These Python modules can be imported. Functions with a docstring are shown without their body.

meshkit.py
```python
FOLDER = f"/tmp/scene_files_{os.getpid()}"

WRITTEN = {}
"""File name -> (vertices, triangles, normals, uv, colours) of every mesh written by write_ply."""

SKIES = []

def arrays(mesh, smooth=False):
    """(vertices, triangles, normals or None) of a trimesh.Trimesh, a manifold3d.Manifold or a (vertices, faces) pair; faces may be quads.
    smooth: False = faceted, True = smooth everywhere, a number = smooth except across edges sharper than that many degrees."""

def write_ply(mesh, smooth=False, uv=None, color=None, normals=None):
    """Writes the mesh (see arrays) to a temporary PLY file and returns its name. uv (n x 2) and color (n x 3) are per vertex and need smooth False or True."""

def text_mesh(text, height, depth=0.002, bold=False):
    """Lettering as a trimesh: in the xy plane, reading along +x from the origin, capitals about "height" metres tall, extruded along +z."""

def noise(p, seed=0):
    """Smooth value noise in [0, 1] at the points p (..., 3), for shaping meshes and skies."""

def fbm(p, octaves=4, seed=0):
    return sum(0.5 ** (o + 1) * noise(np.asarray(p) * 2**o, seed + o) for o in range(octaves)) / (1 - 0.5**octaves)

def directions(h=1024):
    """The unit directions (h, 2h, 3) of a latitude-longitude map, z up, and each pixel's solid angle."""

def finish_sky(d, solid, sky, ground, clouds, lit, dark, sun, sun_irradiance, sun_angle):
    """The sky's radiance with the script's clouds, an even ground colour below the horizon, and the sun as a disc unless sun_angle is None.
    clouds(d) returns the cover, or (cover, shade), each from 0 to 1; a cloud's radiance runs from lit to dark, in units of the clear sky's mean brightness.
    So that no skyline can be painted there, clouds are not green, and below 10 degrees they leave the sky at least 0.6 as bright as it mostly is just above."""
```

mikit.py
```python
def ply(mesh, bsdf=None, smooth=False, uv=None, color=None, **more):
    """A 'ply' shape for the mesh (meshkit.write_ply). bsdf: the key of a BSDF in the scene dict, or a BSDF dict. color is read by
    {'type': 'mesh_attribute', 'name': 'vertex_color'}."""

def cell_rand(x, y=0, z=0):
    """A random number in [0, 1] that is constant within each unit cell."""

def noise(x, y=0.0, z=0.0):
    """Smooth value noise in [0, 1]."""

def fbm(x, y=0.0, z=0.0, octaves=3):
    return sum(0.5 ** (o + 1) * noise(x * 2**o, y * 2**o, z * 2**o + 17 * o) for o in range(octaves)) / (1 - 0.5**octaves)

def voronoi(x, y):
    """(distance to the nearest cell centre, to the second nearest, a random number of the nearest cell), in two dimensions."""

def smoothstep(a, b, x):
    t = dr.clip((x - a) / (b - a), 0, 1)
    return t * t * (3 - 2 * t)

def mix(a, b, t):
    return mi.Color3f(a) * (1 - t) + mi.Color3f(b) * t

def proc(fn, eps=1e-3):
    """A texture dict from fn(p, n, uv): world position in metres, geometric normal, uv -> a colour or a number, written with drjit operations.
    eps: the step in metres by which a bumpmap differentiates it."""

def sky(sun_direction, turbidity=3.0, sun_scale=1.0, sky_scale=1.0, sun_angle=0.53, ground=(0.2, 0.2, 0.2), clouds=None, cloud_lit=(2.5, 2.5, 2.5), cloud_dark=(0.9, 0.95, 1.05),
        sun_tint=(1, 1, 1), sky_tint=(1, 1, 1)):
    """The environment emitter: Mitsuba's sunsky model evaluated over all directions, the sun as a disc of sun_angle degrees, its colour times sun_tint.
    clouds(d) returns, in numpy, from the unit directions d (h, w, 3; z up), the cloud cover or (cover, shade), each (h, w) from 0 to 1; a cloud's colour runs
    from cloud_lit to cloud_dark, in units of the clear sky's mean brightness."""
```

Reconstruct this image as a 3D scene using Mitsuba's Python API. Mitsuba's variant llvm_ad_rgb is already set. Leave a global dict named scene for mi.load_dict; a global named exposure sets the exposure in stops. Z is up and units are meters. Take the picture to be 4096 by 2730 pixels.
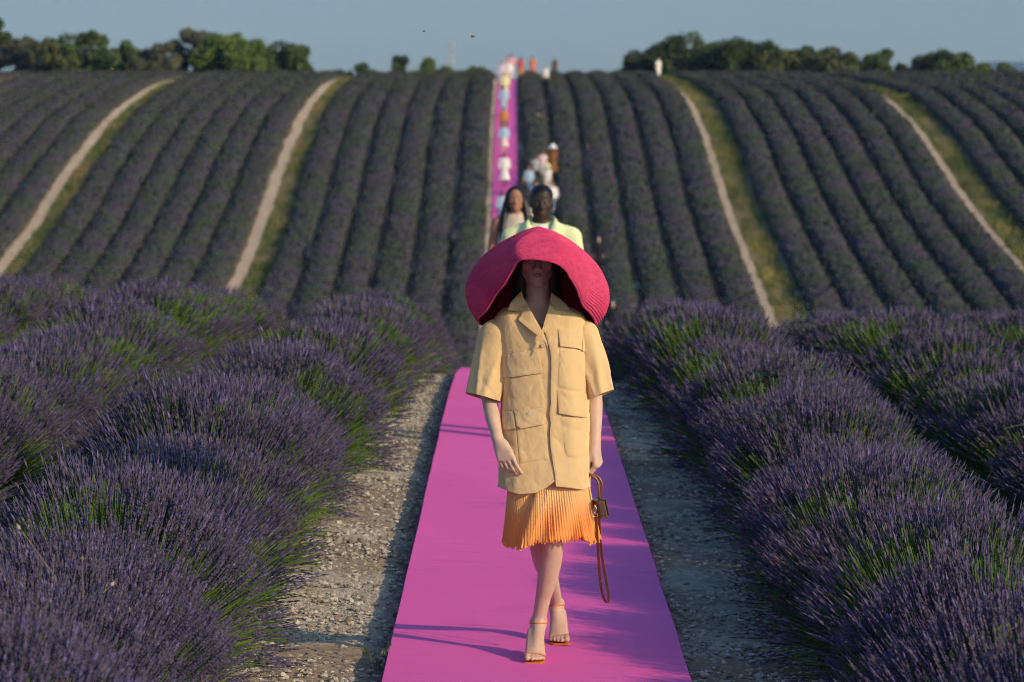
import math, numpy as np, trimesh, mitsuba as mi, drjit as dr, mikit, meshkit
from scipy.interpolate import PchipInterpolator
from mikit import noise, fbm, voronoi, smoothstep, mix
T = mi.ScalarTransform4f
scene, labels = {}, {}

# ------------------------------------------------------------------ camera, sky, exposure
CAM = np.array([0.0, 0.0, 2.34])
PITCH = math.radians(3.64)
scene['camera'] = {
    'type': 'thinlens', 'fov': 16.6, 'fov_axis': 'x', 'near_clip': 0.5, 'far_clip': 30000.0,
    'aperture_radius': 0.0115, 'focus_distance': 15.0, 'medium': {'type': 'ref', 'id': 'haze_air'},
    'to_world': T().look_at(origin=CAM.tolist(), target=[0.0, math.cos(PITCH), CAM[2] - math.sin(PITCH)], up=[0, 0, 1]),
}
SUN_AZ, SUN_EL = math.radians(38), math.radians(21.5)      # azimuth from +x towards the camera
SUN = [math.cos(SUN_EL) * math.cos(SUN_AZ), -math.cos(SUN_EL) * math.sin(SUN_AZ), math.sin(SUN_EL)]
scene['sky'] = mikit.sky(SUN, turbidity=7.0, sun_scale=1.02, sky_scale=1.08, sky_tint=(0.75, 1.10, 1.54), ground=(0.12, 0.10, 0.10))
exposure = 1.65

# thin summer haze: one closed box round everything that is built
scene['haze_air'] = {'type': 'homogeneous', 'albedo': {'type': 'rgb', 'value': [0.95, 0.95, 0.95]}, 'sigma_t': {'type': 'rgb', 'value': [2.2e-5, 4.5e-5, 1.0e-4]}}
scene['haze'] = {'type': 'cube', 'to_world': T().translate([0, 4400, 105]).scale([9600, 5000, 128]), 'bsdf': {'type': 'null'}, 'interior': {'type': 'ref', 'id': 'haze_air'}}
labels['haze'] = {'kind': 'stuff'}

# ------------------------------------------------------------------ helpers
def numbered(name):
    if not any(k == name or k.startswith(name + '__') for k in scene) and name not in labels:
        return name
    i = 1
    while True:
        key = f'{name}_{i:03d}'
        if key not in labels and key not in scene:
            return key
        i += 1

def thing(name, label, cat, group=None):
    key = numbered(name)
    labels[key] = {'label': label, 'category': cat}
    if group:
        labels[key]['group'] = group
    return key

def part(parent, name, mesh, bsdf, label=None, kind=None, **kw):
    key = f'{parent}__{name}'
    i = 1
    while key in scene:
        key = f'{parent}__{name}_{i:03d}'
        i += 1
    scene[key] = mikit.ply(mesh, bsdf, **kw)
    if label:
        labels.setdefault(key, {})['label'] = label
    if kind:
        labels.setdefault(key, {})['kind'] = kind
    return key

def struct(name, mesh, bsdf, kind='structure', label=None, cat=None, **kw):
    key = numbered(name)
    scene[key] = mikit.ply(mesh, bsdf, **kw)
    labels[key] = {'kind': kind}
    if label:
        labels[key]['label'] = label
    if cat:
        labels[key]['category'] = cat
    return key

VC = {'type': 'mesh_attribute', 'name': 'vertex_color'}

def mat(name, color, rough=0.85, spec=0.25, **kw):
    if callable(color):
        color = mikit.proc(color)
    elif not isinstance(color, dict):
        color = {'type': 'rgb', 'value': list(color)}
    bump = kw.pop('bump', None)
    d = {'type': 'principled', 'base_color': color, 'roughness': rough, 'specular': spec, **kw}
    if bump:
        d = {'type': 'bumpmap', 'arbitrary': mikit.proc(bump[0], eps=bump[2] if len(bump) > 2 else 1e-3), 'scale': bump[1], 'bsdf': d}
    scene[name] = {'type': 'twosided', 'bsdf': d}
    return name

def cat_arrays(chunks):
    vs, fs, at = [], [], 0
    for v, f in chunks:
        vs.append(v); fs.append(f + at); at += len(v)
    return np.vstack(vs), np.vstack(fs)

def grid_faces(nu, nv, wrap_v=False):
    i, j = np.meshgrid(np.arange(nu - 1), np.arange(nv if wrap_v else nv - 1), indexing='ij')
    j2 = (j + 1) % nv
    q = np.stack([i * nv + j, (i + 1) * nv + j, (i + 1) * nv + j2, i * nv + j2], -1).reshape(-1, 4)
    return np.vstack([q[:, [0, 1, 2]], q[:, [0, 2, 3]]])

def tube(points, radii, sides=8, caps=True):
    p = np.asarray(points, float)
    r = np.broadcast_to(np.asarray(radii, float), (len(p),))
    t = np.gradient(p, axis=0)
    t /= np.linalg.norm(t, axis=1, keepdims=True) + 1e-12
    a = np.zeros_like(p)
    ref = np.array([0, 0, 1.0]) if abs(t[0, 2]) < 0.9 else np.array([1.0, 0, 0])
    a[0] = np.cross(t[0], ref)
    for i in range(len(p)):
        if i:
            a[i] = a[i - 1] - t[i] * np.dot(a[i - 1], t[i])
        a[i] /= np.linalg.norm(a[i]) + 1e-12
    b = np.cross(t, a)
    ang = np.arange(sides) * 2 * np.pi / sides
    v = p[:, None] + r[:, None, None] * (np.cos(ang)[None, :, None] * a[:, None] + np.sin(ang)[None, :, None] * b[:, None])
    v = v.reshape(-1, 3)
    f = grid_faces(len(p), sides, True)
    if caps:
        n = len(v)
        v = np.vstack([v, p[:1], p[-1:]])
        k = np.arange(sides)
        f = np.vstack([f, np.stack([np.full(sides, n), k, (k + 1) % sides], 1),
                       np.stack([np.full(sides, n + 1), (len(p) - 1) * sides + (k + 1) % sides, (len(p) - 1) * sides + k], 1)])
    return v, f

def ribbon(points, width, thick, normal_hint):
    """A flat strap with thickness along a polyline; normal_hint (n,3) or (3,) points out of its face."""
    p = np.asarray(points, float)
    t = np.gradient(p, axis=0)
    t /= np.linalg.norm(t, axis=1, keepdims=True) + 1e-12
    n = np.broadcast_to(np.asarray(normal_hint, float), p.shape)
    s = np.cross(t, n); s /= np.linalg.norm(s, axis=1, keepdims=True) + 1e-12
    n = np.cross(s, t)
    w = np.broadcast_to(np.asarray(width, float), (len(p),))[:, None] / 2
    h = thick / 2
    ring = np.stack([p - s * w - n * h, p + s * w - n * h, p + s * w + n * h, p - s * w + n * h], 1)
    f = grid_faces(len(p), 4, True)
    m = (len(p) - 1) * 4
    f = np.vstack([f, [[0, 1, 2], [0, 2, 3], [m, m + 2, m + 1], [m, m + 3, m + 2]]])
    return ring.reshape(-1, 3), f

# ------------------------------------------------------------------ terrain
_py = [-300, -60, 0, 20, 27, 32, 37, 45, 60, 80, 105, 125, 140, 150, 160, 174, 184, 191, 205, 211, 230, 249, 265, 280, 300, 340, 420, 700, 1500, 9000]
_pz = [1.5, 0.3, 0, 0, 0, -.07, -.32, -1.1, -2.9, -5.3, -7.3, -7.6, -6.8, -5.7, -4.5, -2.55, -.9, .35, 2.2, 2.9, 4.15, 4.98, 5.3, 5.35, 5.0, 4.0, 2.5, -6, -14, -20]
_prof = PchipInterpolator(_py, _pz)
CX, SP = 0.11, 1.67              # axis of the catwalk, row spacing

def sstep(a, b, x):
    t = np.clip((x - a) / (b - a), 0, 1)
    return t * t * (3 - 2 * t)

def cx(y):
    return CX - 0.47 * sstep(40, 150, np.asarray(y, float))      # the axis bends a little in the valley

def top_z(x, y):
    x, y = np.asarray(x, float) - CX, np.asarray(y, float)
    near = 1 - sstep(45, 100, y)
    hill = sstep(110, 150, y) * (1 - sstep(185, 250, y))
    return _prof(y) - 0.036 * 14 * np.tanh(x / 14) * near + 0.05 * 40 * np.tanh(x / 40) * hill

def ground_z(x, y):
    return top_z(x, y) - 0.08

def axis(*spans):
    out = []
    for a, b, n in spans:
        out.append(np.linspace(a, b, n, endpoint=False))
    return np.unique(np.concatenate(out + [[spans[-1][1]]]))

gx = axis((-9000, -300, 14), (-300, -60, 20), (-60, -9, 40), (-9, -2.2, 40), (-2.2, 2.6, 120), (2.6, 9, 40), (9, 60, 40), (60, 300, 20), (300, 9000, 14))
gy = axis((-300, 6, 20), (6, 36, 420), (36, 60, 40), (60, 300, 140), (300, 700, 30), (700, 9000, 24))
GX, GY = np.meshgrid(gx, gy, indexing='ij')
GZ = ground_z(GX, GY)
fine = ((np.abs(GX) < 4) & (GY < 40) & (GY > 4)).astype(float)
P3 = np.stack([GX, GY, GX * 0], -1)
GZ += fine * (0.035 * (meshkit.fbm(P3 * 2.3, 3, 1) - 0.5) + 0.030 * (meshkit.fbm(P3 * 11, 3, 2) - 0.5))
GZ += np.where(np.abs(GX - CX) < 0.72, -0.02, 0)

def soil_color(p, n, uv):
    a = fbm(p.x * 1.3, p.y * 1.3, 0, 3)
    b = fbm(p.x * 22, p.y * 22, 3, 3)
    tan = mix((0.28, 0.245, 0.20), (0.44, 0.405, 0.345), b)
    red = mix((0.13, 0.09, 0.066), (0.24, 0.17, 0.12), b)
    return mix(red, tan, dr.select(p.y < 60, smoothstep(0.35, 0.6, a) * 0.6 + 0.4, smoothstep(0.6, 0.7, fbm(p.x * 1.3, p.y * 0.35, 0, 2)) * 0.8))

mat('soil', soil_color, 0.95, 0.1, bump=(lambda p, n, uv: fbm(p.x * 30, p.y * 30, 0, 3), 0.035, 0.004))
struct('ground', (np.stack([GX, GY, GZ], -1).reshape(-1, 3), grid_faces(len(gx), len(gy))[:, ::-1]), 'soil', smooth=True)

# far blue hills seen over the crest
def ridge(name, y, x0, x1, base, height, seed):
    xs = np.linspace(x0, x1, 120)
    env = np.sin(np.pi * np.clip((xs - x0) / (x1 - x0), 0, 1)) ** 0.7
    prof = env * height * (0.55 + 0.45 * meshkit.fbm(np.stack([xs / 900, xs * 0, xs * 0], 1), 4, seed))
    ys = np.linspace(-1, 1, 9)
    V = np.stack([np.repeat(xs, 9), np.tile(ys * 900, 120) + y, base + np.repeat(prof, 9) * np.tile(np.cos(ys * np.pi / 2), 120)], 1)
    struct(name, (V, grid_faces(120, 9)[:, ::-1]), 'far_forest', smooth=True)
mat('far_forest', lambda p, n, uv: mix((0.035, 0.06, 0.03), (0.07, 0.09, 0.05), fbm(p.x / 90, p.y / 90, p.z / 60, 3)), 0.95, 0.1)
ridge('hills', 7600, 600, 1500, -20, 215, 4)
ridge('hills', 8200, 820, 2300, -20, 185, 9)

# ------------------------------------------------------------------ the catwalk
ys = np.concatenate([np.arange(4, 45, 0.25), np.arange(45, 263, 1.0)])
prof_x = np.array([-.65, -.65, -.645, -.3, 0, .3, .645, .65, .65])
off = np.array([-.09, -.006, 0, 0, 0, 0, 0, -.006, -.09])
CXg, CYg = np.meshgrid(prof_x, ys, indexing='ij')
CXg = CXg + cx(CYg) + 0.006 * (meshkit.noise(np.stack([CYg * 1.3, CXg * .8, CYg * 0], -1), 2) - .5)
CZg = top_z(CXg, CYg) + off[:, None] + 0.002 * np.sin(CYg * 1.7)[...] * (off[:, None] > -.05)
PINK = lambda p, n, uv: mix((0.68, 0.098, 0.395), (0.74, 0.112, 0.43), fbm(p.x * 2.2, p.y * 0.9, 0, 3)) * (1 - 0.16 * smoothstep(0.62, 0.8, fbm(p.x * 5, p.y * 28, 4, 3)) * smoothstep(0.45, 0.7, noise(p.x * 1.5, p.y * 0.8, 9)))
mat('pink_paint', PINK, 0.62, 0.3, bump=(lambda p, n, uv: fbm(p.x * 9, p.y * 60, 0, 2), 0.0012, 0.004))
catwalk = thing('catwalk', 'long bright pink catwalk strip running straight over the lavender field', 'catwalk')
scene[catwalk] = mikit.ply((np.stack([CXg, CYg, CZg], -1).reshape(-1, 3), grid_faces(len(prof_x), len(ys))[:, ::-1]), 'pink_paint', smooth=40)

# ------------------------------------------------------------------ gravel beside the catwalk
rng = np.random.default_rng(3)
ico = trimesh.creation.icosphere(subdivisions=1)
ico0 = trimesh.creation.icosahedron()
def stones(n, xr, yr, smin, smax, seed, base, pw=2.6):
    r = np.random.default_rng(seed)
    x = r.uniform(xr[0], xr[1], n); y = yr[0] + (yr[1] - yr[0]) * r.uniform(0, 1, n) ** 1.4
    s = smin + (smax - smin) * r.uniform(0, 1, n) ** pw
    bv, bf = np.array(base.vertices), np.array(base.faces)
    V = np.repeat(bv[None], n, 0) * (1 + r.uniform(-.32, .32, (n, len(bv), 1)))
    V *= s[:, None, None] * np.stack([r.uniform(.7, 1.25, n), r.uniform(.7, 1.25, n), r.uniform(.35, .75, n)], 1)[:, None]
    a = r.uniform(0, 6.28, n); c, d = np.cos(a)[:, None], np.sin(a)[:, None]
    V = np.stack([V[..., 0] * c - V[..., 1] * d, V[..., 0] * d + V[..., 1] * c, V[..., 2]], -1)
    V += np.stack([x, y, ground_z(x, y) + s * r.uniform(-.1, .35, n)], 1)[:, None]
    F = (bf[None] + (np.arange(n) * len(bv))[:, None, None]).reshape(-1, 3)
    tone = r.uniform(0, 1, (n, 1))
    col = np.array([0.38, 0.345, 0.29]) * (1 - tone) + np.array([0.58, 0.55, 0.49]) * tone
    col = np.where(r.uniform(0, 1, (n, 1)) < .25, np.array([0.26, 0.21, 0.165]), col) * r.uniform(.75, 1.1, (n, 1))
    return V.reshape(-1, 3), F, np.repeat(col, len(bv), 0)
bits = [stones(19000, (-1.35, -.56), (8, 36), .004, .019, 11, ico0), stones(19000, (.78, 1.6), (8, 36), .004, .019, 12, ico0),
        stones(520, (-1.2, -.6), (8, 34), .012, .028, 13, ico, 2.6), stones(520, (.80, 1.35), (8, 34), .012, .028, 14, ico, 2.6)]
gv, gf = cat_arrays([(b[0], b[1]) for b in bits])
mat('stone', VC, 0.9, 0.2)
struct('gravel', (gv, gf), 'stone', kind='stuff', label='pale limestone gravel on the dirt either side of the catwalk', color=np.vstack([b[2] for b in bits]))

# ------------------------------------------------------------------ lavender, near: one bush per thing
def bez(a, m, b, t):
    return a * (1 - t) ** 2 + 2 * m * t * (1 - t) + b * t ** 2

def bush_proto(seed, n, lod):
    r = np.random.default_rng(seed)
    A, B, C = 0.68, 0.47, 0.80
    ct = np.where(r.uniform(0, 1, n) < .87, r.uniform(.46, 1.0, n), r.uniform(0, .46, n))      # cos of polar angle: most stand up, some lean out low
    st = np.sqrt(1 - ct ** 2)
    ph = r.uniform(0, 2 * np.pi, n)
    d = np.stack([A * st * np.cos(ph), B * st * np.sin(ph), C * ct], 1)
    lump = 0.86 + 0.30 * (meshkit.fbm(d * 4.2 + seed * 7, 2, seed) - 0.2)
    ln = lump * (0.93 + 0.14 * r.uniform(0, 1, n) - 0.16 * r.uniform(0, 1, n) ** 4)
    tip = d * ln[:, None]
    tip[:, 2] = tip[:, 2] + 0.12 * (1 - ct) + 0.0
    tip += r.normal(0, 0.018, (n, 3))
    root = tip * np.array([.30, .55, .16]) + np.array([0, 0, .05])
    mid = (root + tip) / 2 + np.array([0, 0, .07]) * (1 - ct)[:, None] + r.normal(0, .012, (n, 3))
    dirv = tip - mid; dirv /= np.linalg.norm(dirv, axis=1, keepdims=True)
    dirv += r.normal(0, .10, (n, 3)) + np.array([0, 0, .12]); dirv /= np.linalg.norm(dirv, axis=1, keepdims=True)
    side = np.cross(dirv, r.normal(0, 1, (n, 3))); side /= np.linalg.norm(side, axis=1, keepdims=True)
    oth = np.cross(dirv, side)
    # stalks
    w = {0: .0021, 1: .0029, 2: .0042}[lod]
    ts = (0.15, 0.6, 1.0) if lod < 2 else (0.3, 1.0)
    pts = np.stack([bez(root, mid, tip, t) for t in ts], 1)            # n,k,3
    k = len(ts)
    wid = w * np.linspace(1.1, .8, k)[None, :, None]
    sv = np.stack([pts - side[:, None] * wid, pts + side[:, None] * wid], 2).reshape(n, k * 2, 3)
    q = np.concatenate([[[2 * i, 2 * i + 1, 2 * i + 3], [2 * i, 2 * i + 3, 2 * i + 2]] for i in range(k - 1)])
    SF = (q[None] + (np.arange(n) * k * 2)[:, None, None]).reshape(-1, 3)
    tone = r.uniform(0, 1, (n, 1, 1))
    sc = np.array([.052, .108, .016]) * (1 - tone) + np.array([.118, .200, .040]) * tone
    dry = r.uniform(0, 1, (n, 1, 1)) < .04
    sc = np.where(dry, np.array([.24, .21, .12]), sc)
    scol = np.broadcast_to(sc, (n, k * 2, 3)).reshape(-1, 3)
    stalk = (sv.reshape(-1, 3), SF, scol)
    bare = (r.uniform(0, 1, n) < .17) | ((meshkit.fbm(d * 3.0 + seed * 3, 2, seed + 50) > .54) & (r.uniform(0, 1, n) < .85))
    # flower spikes: whorls of three-sided bipyramids
    fl_ = ~bare
    tip, dirv, side, oth = tip[fl_], dirv[fl_], side[fl_], oth[fl_]; n = len(tip)
    L = r.uniform(.055, .105, n)
    nw = {0: 6, 1: 3, 2: 1}[lod]
    fv, ff, fc, at = [], [], [], 0
    for wv in range(nw):
        f0 = wv / max(nw - 1, 1)
        if nw == 1:
            c = tip + dirv * (L * .35)[:, None]; hh = L * .62; rr = .0068 * np.ones(n)
        else:
            pos = -.08 + (f0 ** .85) * 1.0 + r.uniform(-.04, .04, n)
            c = tip + dirv * (L * pos)[:, None]
            hh = L * (.17 if nw == 6 else .30) * r.uniform(.8, 1.2, n)
            rr = (.0055 if nw == 6 else .0058) * (1.08 - .45 * f0 ** 2) * r.uniform(.75, 1.25, n)
        a0 = r.uniform(0, 6.28, n)
        ring = [c + (side * np.cos(a0 + k2 * 2.0944)[:, None] + oth * np.sin(a0 + k2 * 2.0944)[:, None]) * rr[:, None] for k2 in range(3)]
        v = np.stack([c - dirv * (hh * .7)[:, None], *ring, c + dirv * hh[:, None]], 1)
        tri = np.array([[0, 2, 1], [0, 3, 2], [0, 1, 3], [4, 1, 2], [4, 2, 3], [4, 3, 1]])
        ff.append((tri[None] + (np.arange(n) * 5)[:, None, None]).reshape(-1, 3) + at)
        fv.append(v.reshape(-1, 3)); at += n * 5
        t1 = r.uniform(0, 1, (n, 1, 1))
        cc = np.array([.070, .058, .102]) * (1 - t1) + np.array([.100, .084, .172]) * t1
        bright = r.uniform(0, 1, (n, 1, 1)) < .10
        cc = np.where(bright, np.array([.15, .12, .29]), cc)
        grey = r.uniform(0, 1, (n, 1, 1)) < .10
        cc = np.where(grey, np.array([.092, .078, .082]), cc)
        fc.append(np.broadcast_to(cc, (n, 5, 3)).reshape(-1, 3))
    flower = (np.vstack(fv), np.vstack(ff), np.vstack(fc))
    # leaves: a cushion of narrow blades, over a woody core
    m = {0: 3800, 1: 2200, 2: 700}[lod]
    ct = r.uniform(-.05, 1, m); st = np.sqrt(1 - np.clip(ct, 0, 1) ** 2); ph = r.uniform(0, 6.283, m)
    dd = np.stack([st * np.cos(ph), st * np.sin(ph), ct], 1)
    base = dd * np.array([.40, .40, .36]) * r.uniform(.7, 1, (m, 1)) + np.array([0, 0, .05])
    ld = dd + r.normal(0, .35, (m, 3)) + np.array([0, 0, .3]); ld /= np.linalg.norm(ld, axis=1, keepdims=True)
    ls = np.cross(ld, r.normal(0, 1, (m, 3))); ls /= np.linalg.norm(ls, axis=1, keepdims=True)
    ll = r.uniform(.07, .16, (m, 1)); lw = {0: .003, 1: .004, 2: .008}[lod]
    lv = np.stack([base - ls * lw, base + ls * lw, base + ld * ll], 1)
    lf = np.arange(m * 3).reshape(-1, 3)
    t2 = r.uniform(0, 1, (m, 1, 1))
    lc = np.broadcast_to(np.array([.045, .080, .018]) * (1 - t2) + np.array([.095, .150, .038]) * t2, (m, 3, 3)).reshape(-1, 3)
    core = trimesh.creation.icosphere(subdivisions=2)
    cv = np.array(core.vertices) * np.array([.38, .38, .34]) * (1 + .12 * (meshkit.noise(np.array(core.vertices) * 4, seed)[:, None] - .5)) + [0, 0, .03]
    v, f = cat_arrays([(lv.reshape(-1, 3), lf), (cv, np.array(core.faces))])
    leaf = (v, f, np.vstack([lc, np.tile([[.030, .040, .018]], (len(cv), 1))]))
    return stalk, flower, leaf

mat('plant', VC, 0.8, 0.2)
mat('flower', VC, 0.75, 0.25)
PROTO = {}
for lod, cnt, n in ((0, 3, 4900), (1, 3, 3700), (2, 3, 2800)):
    for i in range(cnt):
        key = f'bush_kind_{lod}_{i}'
        s, fl, le = bush_proto(100 * lod + i + 5, n, lod)
        scene[key] = {'type': 'shapegroup',
                      'stalks': mikit.ply((s[0], s[1]), 'plant', color=s[2]),
                      'flower_spikes': mikit.ply((fl[0], fl[1]), 'flower', color=fl[2]),
                      'foliage': mikit.ply((le[0], le[1]), 'plant', color=le[2])}
        PROTO.setdefault(lod, []).append(key)

_T = ['first', 'second', 'third', 'fourth', 'fifth', 'sixth', 'seventh', 'eighth', 'ninth']
ORD = _T + ['tenth', 'eleventh', 'twelfth', 'thirteenth', 'fourteenth', 'fifteenth', 'sixteenth', 'seventeenth', 'eighteenth', 'nineteenth']
for tens, ord10 in (('twenty', 'twentieth'), ('thirty', 'thirtieth'), ('forty', 'fortieth'), ('fifty', 'fiftieth'), ('sixty', 'sixtieth')):
    ORD += [ord10] + [f'{tens}-{q}' for q in _T]
ROWS = {-1: ('first row left of the catwalk', 9.0), -2: ('second row left of the catwalk', 14.8), -3: ('third row left of the catwalk', 24.0),
        -4: ('fourth row left of the catwalk', 32.0), 1: ('first row right of the catwalk', 9.0), 2: ('second row right of the catwalk', 13.5), 3: ('third row right of the catwalk', 23.0), 4: ('fourth row right of the catwalk', 31.0)}
rb = np.random.default_rng(21)
for k, (where, y0) in ROWS.items():
    y, i = y0, 0
    while y < 44:
        lod = 0 if y < 14.3 else 1 if y < 23 else 2
        big = 0.98 + 0.06 * math.sin(y * 1.55 + k * 2.1) + rb.uniform(-.07, .07)
        x = CX + SP * k + rb.uniform(-.06, .06) + {-1: -.03 + .20 * float(sstep(20, 31, y)), 1: .03 - .12 * float(sstep(21, 31, y))}.get(k, 0)
        key = thing('lavender_bush', f'{ORD[i]} lavender bush from the front in the {where}', 'lavender bush', f'lavender bushes of the {where}')
        sg = PROTO[lod][rb.integers(len(PROTO[lod]))]
        scene[key] = {'type': 'instance', 'shapegroup': {'type': 'ref', 'id': sg},
                      'to_world': T().translate([x, y, float(ground_z(x, y)) - .02]).rotate([0, 0, 1], rb.choice([0, 180]) + rb.uniform(-10, 10)).scale([big * rb.uniform(.96, 1.06), rb.uniform(.96, 1.1), big * rb.uniform(.93, 1.08)])}
        for pn in ('stalks', 'flower_spikes', 'foliage'):
            labels[f'{key}__{pn}'] = {'kind': 'stuff'}
        y += 0.90 + rb.uniform(-.12, .16)
        i += 1

# ------------------------------------------------------------------ lavender rows beyond: the valley and the far hillside
def row_color(p, n, uv):
    a = fbm(p.x * 1.1, p.y * 0.55, 0, 3)
    b = noise(p.x * 6, p.y * 6, p.z * 6)
    purple = mix((0.050, 0.044, 0.060), (0.076, 0.066, 0.092), b)
    green = mix((0.035, 0.052, 0.029), (0.057, 0.086, 0.040), b)
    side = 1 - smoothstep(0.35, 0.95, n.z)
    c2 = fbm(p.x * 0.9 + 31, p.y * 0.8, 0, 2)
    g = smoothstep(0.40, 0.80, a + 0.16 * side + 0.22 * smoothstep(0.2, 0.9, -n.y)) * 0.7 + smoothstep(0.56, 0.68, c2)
    return mix(purple, green, dr.clip(g, 0, 1) * 0.66)
mat('lavender_far', row_color, 0.9, 0.1)
side_word = lambda k: 'left' if k < 0 else 'right'
TRAM = [k for k in range(-35, 36) if k % 7 == 0]
COUNT = {}
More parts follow.
